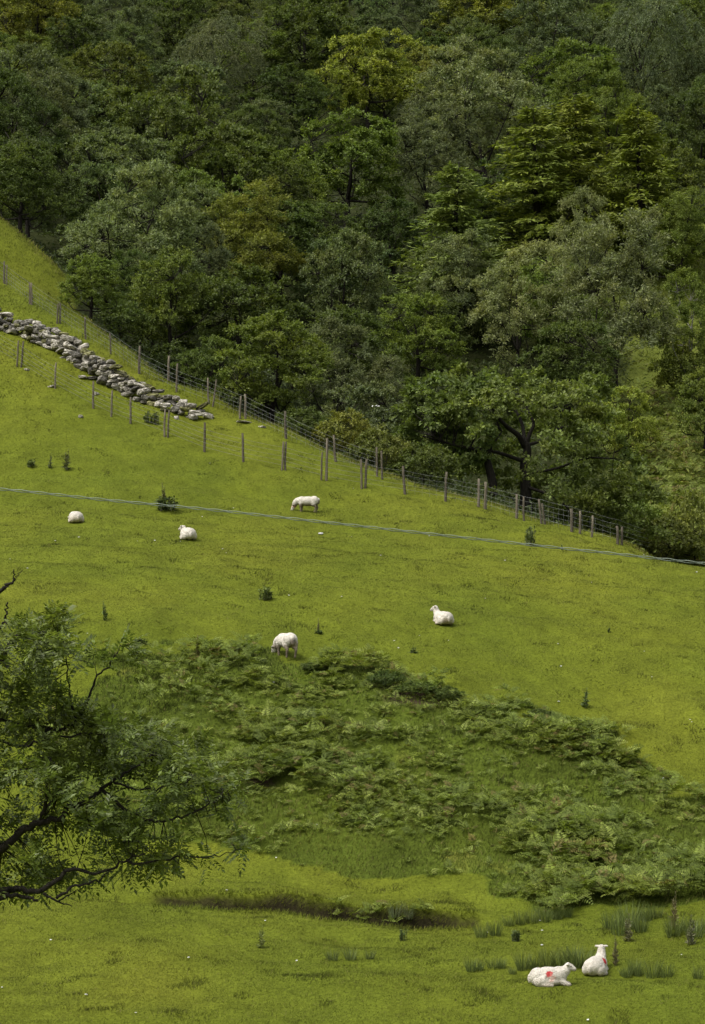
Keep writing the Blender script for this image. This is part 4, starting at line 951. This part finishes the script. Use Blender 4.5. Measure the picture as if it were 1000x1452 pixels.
def weed_mesh(i, spike):
    rng = np.random.default_rng(200 + i); tb = Tubes(); ps, ax, nm, L = [], [], [], []
    ns = 3 if spike else 16
    for k in range(ns):
        a = rng.uniform(0, 6.28); r = .07 * k if spike else .34 * math.sqrt(rng.random()); h = (1.0, .8, .55)[k] if spike else rng.uniform(.45, 1.0)
        b = np.array((math.cos(a) * r, math.sin(a) * r * .7, -.03)); t = b + np.array((rng.normal(0, .05), rng.normal(0, .05), h)); tb.add([b, (b + t) / 2, t], [.014, .011, .005], 4, False)
        m = 60 if spike else 30; u = rng.random(m) ** .8; aa = rng.uniform(0, 6.28, m); d = np.stack([np.cos(aa), np.sin(aa), rng.uniform(.1, 1.3, m)], 1)
        ps.append(b + (t - b) * u[:, None]); ax.append(d); nm.append(norm(UP + rng.normal(0, .4, (m, 3)))); L.append((.16 * (1 - u) + .08) * rng.uniform(.5, 1.3, m) if spike else rng.uniform(.10, .2, m))
    L = np.concatenate(L); v, f = leaves(np.concatenate(ps), np.concatenate(ax), np.concatenate(nm), L, L * .36)
    return tb.mesh('stem', M_HERB), mesh('foliage', v, f, M_HERB)
SPIKE = [weed_mesh(i, True) for i in range(3)]; CLUMP = [weed_mesh(10 + i, False) for i in range(3)]
def weed(px, py, hpx, wpx, spike, name, label, tone=(.045, .062, .022)):
    g = hit(px, py); k = g[1] / F; st, fo = (SPIKE if spike else CLUMP)[rt.randrange(3)]
    e = obj(name, None, None, label, name.replace('_', ' '), 'weeds in the pasture', loc=g); e.scale = (wpx * k / (.5 if spike else .85), wpx * k / (.5 if spike else .85), hpx * k); e.rotation_euler = (0, 0, rt.uniform(0, 6.28))
    obj('stem', st, e, color=(.09, .09, .045)); obj('foliage', fo, e, color=tuple(2.3 * t for t in tone))
weed(148, 880, 28, 13, True, 'thistle', 'cone-shaped thistle standing in the pasture above the ash tree')
weed(281, 930, 30, 11, True, 'thistle', 'thin thistle stem at the top of the bank left of the grazing sheep', (.075, .07, .03))
weed(452, 898, 22, 7, True, 'dock_plant', 'thin dead dock stem just right of the grazing sheep', (.07, .065, .035))
weed(452, 899, 6, 18, False, 'thistle', 'flat rosette at the foot of the thin dock stem', (.04, .06, .018))
weed(587, 926, 11, 12, True, 'thistle', 'tiny thistle below the sheep in mid pasture')
weed(830, 1003, 28, 18, True, 'thistle', 'conical thistle in open grass above the right end of the bank')
weed(376, 851, 20, 25, False, 'nettle_patch', 'small ragged nettle patch between the grazing sheep and the cable')
weed(236, 725, 22, 46, False, 'nettle_patch', 'wide dark nettle clump right behind the cable on the left', (.036, .05, .02))
weed(232, 716, 32, 12, True, 'thistle', 'dark thistle spire rising out of the wide nettle clump', (.05, .05, .025))
weed(752, 773, 27, 24, False, 'nettle_patch', 'upright dark weed clump by the cable on the right', (.045, .06, .025))
weed(797, 780, 10, 5, True, 'thistle', 'tiny dark stalk beside the cable, right of the weed clump')
weed(95, 667, 32, 16, True, 'thistle', 'thistle below the inner fence, rightmost of the three', (.06, .065, .03))
weed(71, 664, 22, 10, True, 'thistle', 'thistle below the inner fence, middle of the three', (.055, .065, .03))
weed(44, 662, 11, 20, False, 'nettle_patch', 'low weed patch below the inner fence, leftmost of the three')
weed(370, 1345, 32, 16, True, 'thistle', 'thin leafy stalk in the near meadow left of the three rush tufts', (.085, .10, .035))
weed(572, 1334, 16, 16, False, 'nettle_patch', 'low dark weed in the near meadow under the ditch')
weed(732, 1335, 16, 20, False, 'nettle_patch', 'small dark weed clump above the side-on lying sheep')
weed(873, 1370, 45, 14, True, 'dock_plant', 'brown dock stalk just right of the sheep that faces away', (.085, .075, .035))
weed(957, 1318, 55, 18, True, 'dock_plant', 'tall brown dock stalk among the rushes at the right', (.085, .075, .04))
weed(890, 1335, 40, 20, True, 'dock_plant', 'brown dock stalk in front of the tall rushes', (.08, .075, .04))
weed(980, 1340, 45, 18, True, 'dock_plant', 'greyish dock stalk near the right edge above the small rush tufts', (.08, .08, .045))
weed(864, 897, 9, 7, True, 'thistle', 'tiny pale thistle far right in mid pasture')
weed(210, 600, 18, 16, False, 'nettle_patch', 'dark weed tuft between two inner fence posts', (.035, .05, .018))
weed(222, 602, 18, 14, False, 'nettle_patch', 'grey green weed tuft beside the slanting post pair', (.06, .07, .035))
weed(198, 914, 10, 22, False, 'nettle_patch', 'low dark tussock at the top left end of the bank', (.045, .06, .02))
def flecks():
    rng = np.random.default_rng(9); bs = []
    for _ in range(70):
        y = 46 * (2.25 ** rng.random()); x = rng.uniform(-1, 1) * .143 * y
        if y > edge_y(x) - 1: continue
        z = float(base_z(np.array(x), np.array(y)))
        if bank_mask(np.array(x), np.array(y), np.array(z)) and rng.random() < .7: continue
        g = on_ground(x, y); bs.append((g, rng.uniform(.012, .026)))
    bs.append((hit(455, 758), .07))
    bm = bmesh.new()
    for g, s in bs:
        blob(bm, g + np.array((0, 0, .035)), (s * 1.4, s, s * .6), (rng.uniform(-.4, .4), 0, rng.uniform(0, 3)))
    # blob() makes dense spheres: thin them
    bmesh.ops.dissolve_limit(bm, angle_limit=.5, verts=bm.verts[:], edges=bm.edges[:])
    me = bpy.data.meshes.new('wool_flecks'); bm.to_mesh(me); bm.free(); me.materials.append(M_FLECK)
    obj('wool_flecks', me, kind='stuff', label='tiny white flecks of shed wool scattered over the grass', cat='wool')
flecks()
# ------------------------------------------------------------------ the near ash tree leaning in from the left
def ash():
    D = 33.0; rng = np.random.default_rng(15)
    base = on_ground(P(-430, 1500, D)[0], D)
    e = obj('ash_tree', None, None, 'near ash tree reaching in from the left edge with dark branches and feathered leaves', 'tree', loc=base)
    tb = Tubes()
    def Q(px, py, dy=0.0): return P(px, py, D + dy) - base
    trunk = curve([np.array((0, 0, -.6)), Q(-425, 1500), Q(-400, 1330), Q(-390, 1150), Q(-360, 950), Q(-330, 780)], 24)
    tb.add(trunk, np.interp(np.linspace(0, 1, 24), [0, .2, .6, 1], [.34, .24, .17, .05]), 10)
    BR = [([(-400, 1340, 0), (-250, 1290, .2), (-100, 1260, .2), (0, 1205, 0), (32, 1178, 0), (58, 1165, 0), (86, 1160, 0), (97, 1146, 0), (122, 1138, .1), (144, 1119, .2), (162, 1108, .2), (191, 1088, .3), (215, 1070, .4)], .075, .009),
          ([(162, 1110, .2), (194, 1119, .1), (230, 1117, 0), (262, 1112, -.1)], .018, .006), ([(59, 1162, 0), (65, 1138, -.2), (67, 1110, -.4), (72, 1075, -.5)], .035, .01), ([(63, 1155, 0), (78, 1130, .3), (90, 1113, .5), (110, 1085, .6)], .03, .008),
          ([(-400, 1360, 0), (-200, 1310, -.6), (-80, 1275, -.7), (0, 1264, -.6), (25, 1261, -.5), (54, 1264, -.5), (83, 1246, -.5), (101, 1234, -.5), (144, 1237, -.4), (180, 1219, -.3), (205, 1212, -.2)], .068, .009),
          ([(-80, 1290, -.6), (0, 1272, -.6), (30, 1271, -.6), (54, 1277, -.6)], .045, .02), ([(61, 1268, -.5), (83, 1279, -.5), (101, 1286, -.5)], .022, .006), ([(80, 1274, -.5), (108, 1257, -.5), (140, 1249, -.4), (151, 1240, -.4), (165, 1228, -.4)], .022, .006), ([(83, 1279, -.5), (100, 1268, -.4), (112, 1262, -.4)], .012, .005),
          ([(180, 1219, -.3), (194, 1225, -.3), (238, 1219, -.2), (262, 1214, -.1), (300, 1216, 0), (335, 1205, .1)], .02, .005), ([(144, 1119, .2), (180, 1150, .3), (216, 1164, .3), (252, 1160, .3), (288, 1146, .3), (324, 1120, .3), (348, 1105, .3)], .026, .005),
          ([(-390, 1150, 0), (-200, 1050, .5), (-80, 1000, .7), (0, 937, .6), (20, 905, .6), (45, 890, .6), (75, 872, .6)], .08, .008), ([(-80, 1000, .7), (40, 1030, .6), (80, 1035, .6), (108, 1021, .6), (119, 1005, .6), (137, 962, .6), (155, 944, .6), (169, 919, .6), (185, 912, .6)], .03, .005),
          ([(108, 1021, .6), (100, 990, .4), (95, 950, .3), (90, 910, .2)], .02, .006), ([(-100, 1010, .6), (-40, 900, .4), (-8, 850, .4), (8, 832, .4), (18, 825, .4), (20, 807, .4)], .05, .006), ([(8, 832, .4), (18, 826, .4), (32, 808, .4)], .008, .004), ([(18, 825, .4), (26, 815, .4)], .006, .004), ([(-20, 905, .4), (4, 885, .4), (9, 871, .4), (11, 854, .4)], .022, .012),
          ([(0, 1050, 0), (30, 1060, 0), (60, 1050, 0), (130, 1040, 0), (190, 1036, .1), (240, 1052, .1)], .022, .006), ([(-330, 1200, 0), (-150, 1110, 0), (-60, 1075, 0), (0, 1050, 0)], .06, .022),
          ([(-360, 950, 0), (-200, 850, .5), (-120, 780, .5)], .06, .01), ([(-380, 1100, 0), (-450, 950, 1), (-520, 860, 1.5)], .07, .01), ([(-390, 1200, 0), (-520, 1120, -1), (-620, 1080, -1.2)], .07, .01)]
    nodes = []
    for pts, r0, r1 in BR:
        q = curve([Q(*p) for p in pts], 5 * len(pts)); k = len(q); q[1:-1] += rng.normal(0, .012, (k - 2, 3)); tb.add(q, np.linspace(r0, r1, k) ** 1.0, 6); nodes += list(q[k // 4:])
    nodes = np.array(nodes)
    OUTL = [(-560, 700), (-330, 640), (-150, 760), (-70, 850), (-20, 878), (10, 885), (45, 878), (75, 868), (112, 905), (140, 930), (180, 910), (190, 922), (150, 950), (138, 985), (128, 1020), (185, 1030), (245, 1045), (275, 1062), (305, 1072), (318, 1100), (345, 1105), (335, 1130), (325, 1175), (342, 1205), (290, 1222), (235, 1226), (190, 1232), (110, 1246), (30, 1256), (-100, 1275), (-300, 1290), (-600, 1200)]
    HOLES = [((205, 985), 1.0), ((40, 1130), 26), ((115, 1115), 24), ((110, 1195), 24), ((190, 1130), 26), ((270, 1125), 22), ((295, 1175), 20), ((130, 1215), 20), ((20, 1235), 18), ((240, 1185), 18), ((125, 1000), 16), ((20, 1010), 18), ((30, 1190), 22)]
    LIMBS = [tuple(r) for pts in (BR[0][0], BR[4][0], BR[12][0], BR[10][0]) for r in curve(np.array(pts)[:, :2], 60)]
    cl = []
    while len(cl) < 690:
        px, py = rng.uniform(-600, 350), rng.uniform(640, 1290)
        if not in_poly(px, py, OUTL): continue
        if px < -30 and rng.random() < .72: continue
        if any((px - hx) ** 2 + (py - hy) ** 2 < r * r for (hx, hy), r in HOLES) and rng.random() < .9: continue
        if px > 0 and float(fbm(px / 55, py / 38, 3.0, 2)) < -.30: continue
        dy = rng.normal(0.1, .65); near = min((px - hx) ** 2 + (py - hy) ** 2 for hx, hy in LIMBS)
        cl.append(Q(px, py, abs(dy) + .35 if near < 22 ** 2 and rng.random() < .85 else dy))
    cl = np.array(cl); P_, A_, N_, L_ = [], [], [], []
    for c in cl:
        d = ((nodes - c) ** 2).sum(1); s = nodes[int(np.argmin(d))]
        if d.min() > .06: tb.add([s, (s + c) / 2 + rng.normal(0, .06, 3) - UP * .03, c], [.008, .006, .003], 3, False)
        out = norm(c - s + np.array((.15, 0, .12)))
        nlv = rng.integers(8, 13)
        for k in range(nlv):                               # one compound leaf: rachis with paired leaflets
            r = norm(out * .6 + rng.normal(0, .55, 3) + UP * .12); Lr = rng.uniform(.17, .30); nn = norm(UP + rng.normal(0, .35, 3)); sd_ = norm(np.cross(r, nn)); st = c + rng.normal(0, .05, 3)
            for j in range(4):
                u = .3 + .2 * j; q = st + r * Lr * u - UP * .12 * Lr * u * u
                for sg in (-1, 1): P_.append(q); A_.append(sd_ * sg + r * .55 - UP * .15); N_.append(nn + rng.normal(0, .2, 3)); L_.append(Lr * .36)
            P_.append(st + r * Lr - UP * .12 * Lr); A_.append(r - UP * .2); N_.append(nn); L_.append(Lr * .38)
    L_ = np.array(L_); v, f = leaves(np.array(P_), np.array(A_), norm(np.array(N_)), L_, L_ * .5)
    obj('trunk', tb.mesh('ash_trunk', M_BARK), e); obj('crown', mesh('ash_crown', v, f, M_ASH), e, color=(.128, .168, .036))
ash()
print('TRIS', sum(len(m.loops) - 2 * len(m.polygons) for m in bpy.data.meshes), 'stones', NW)
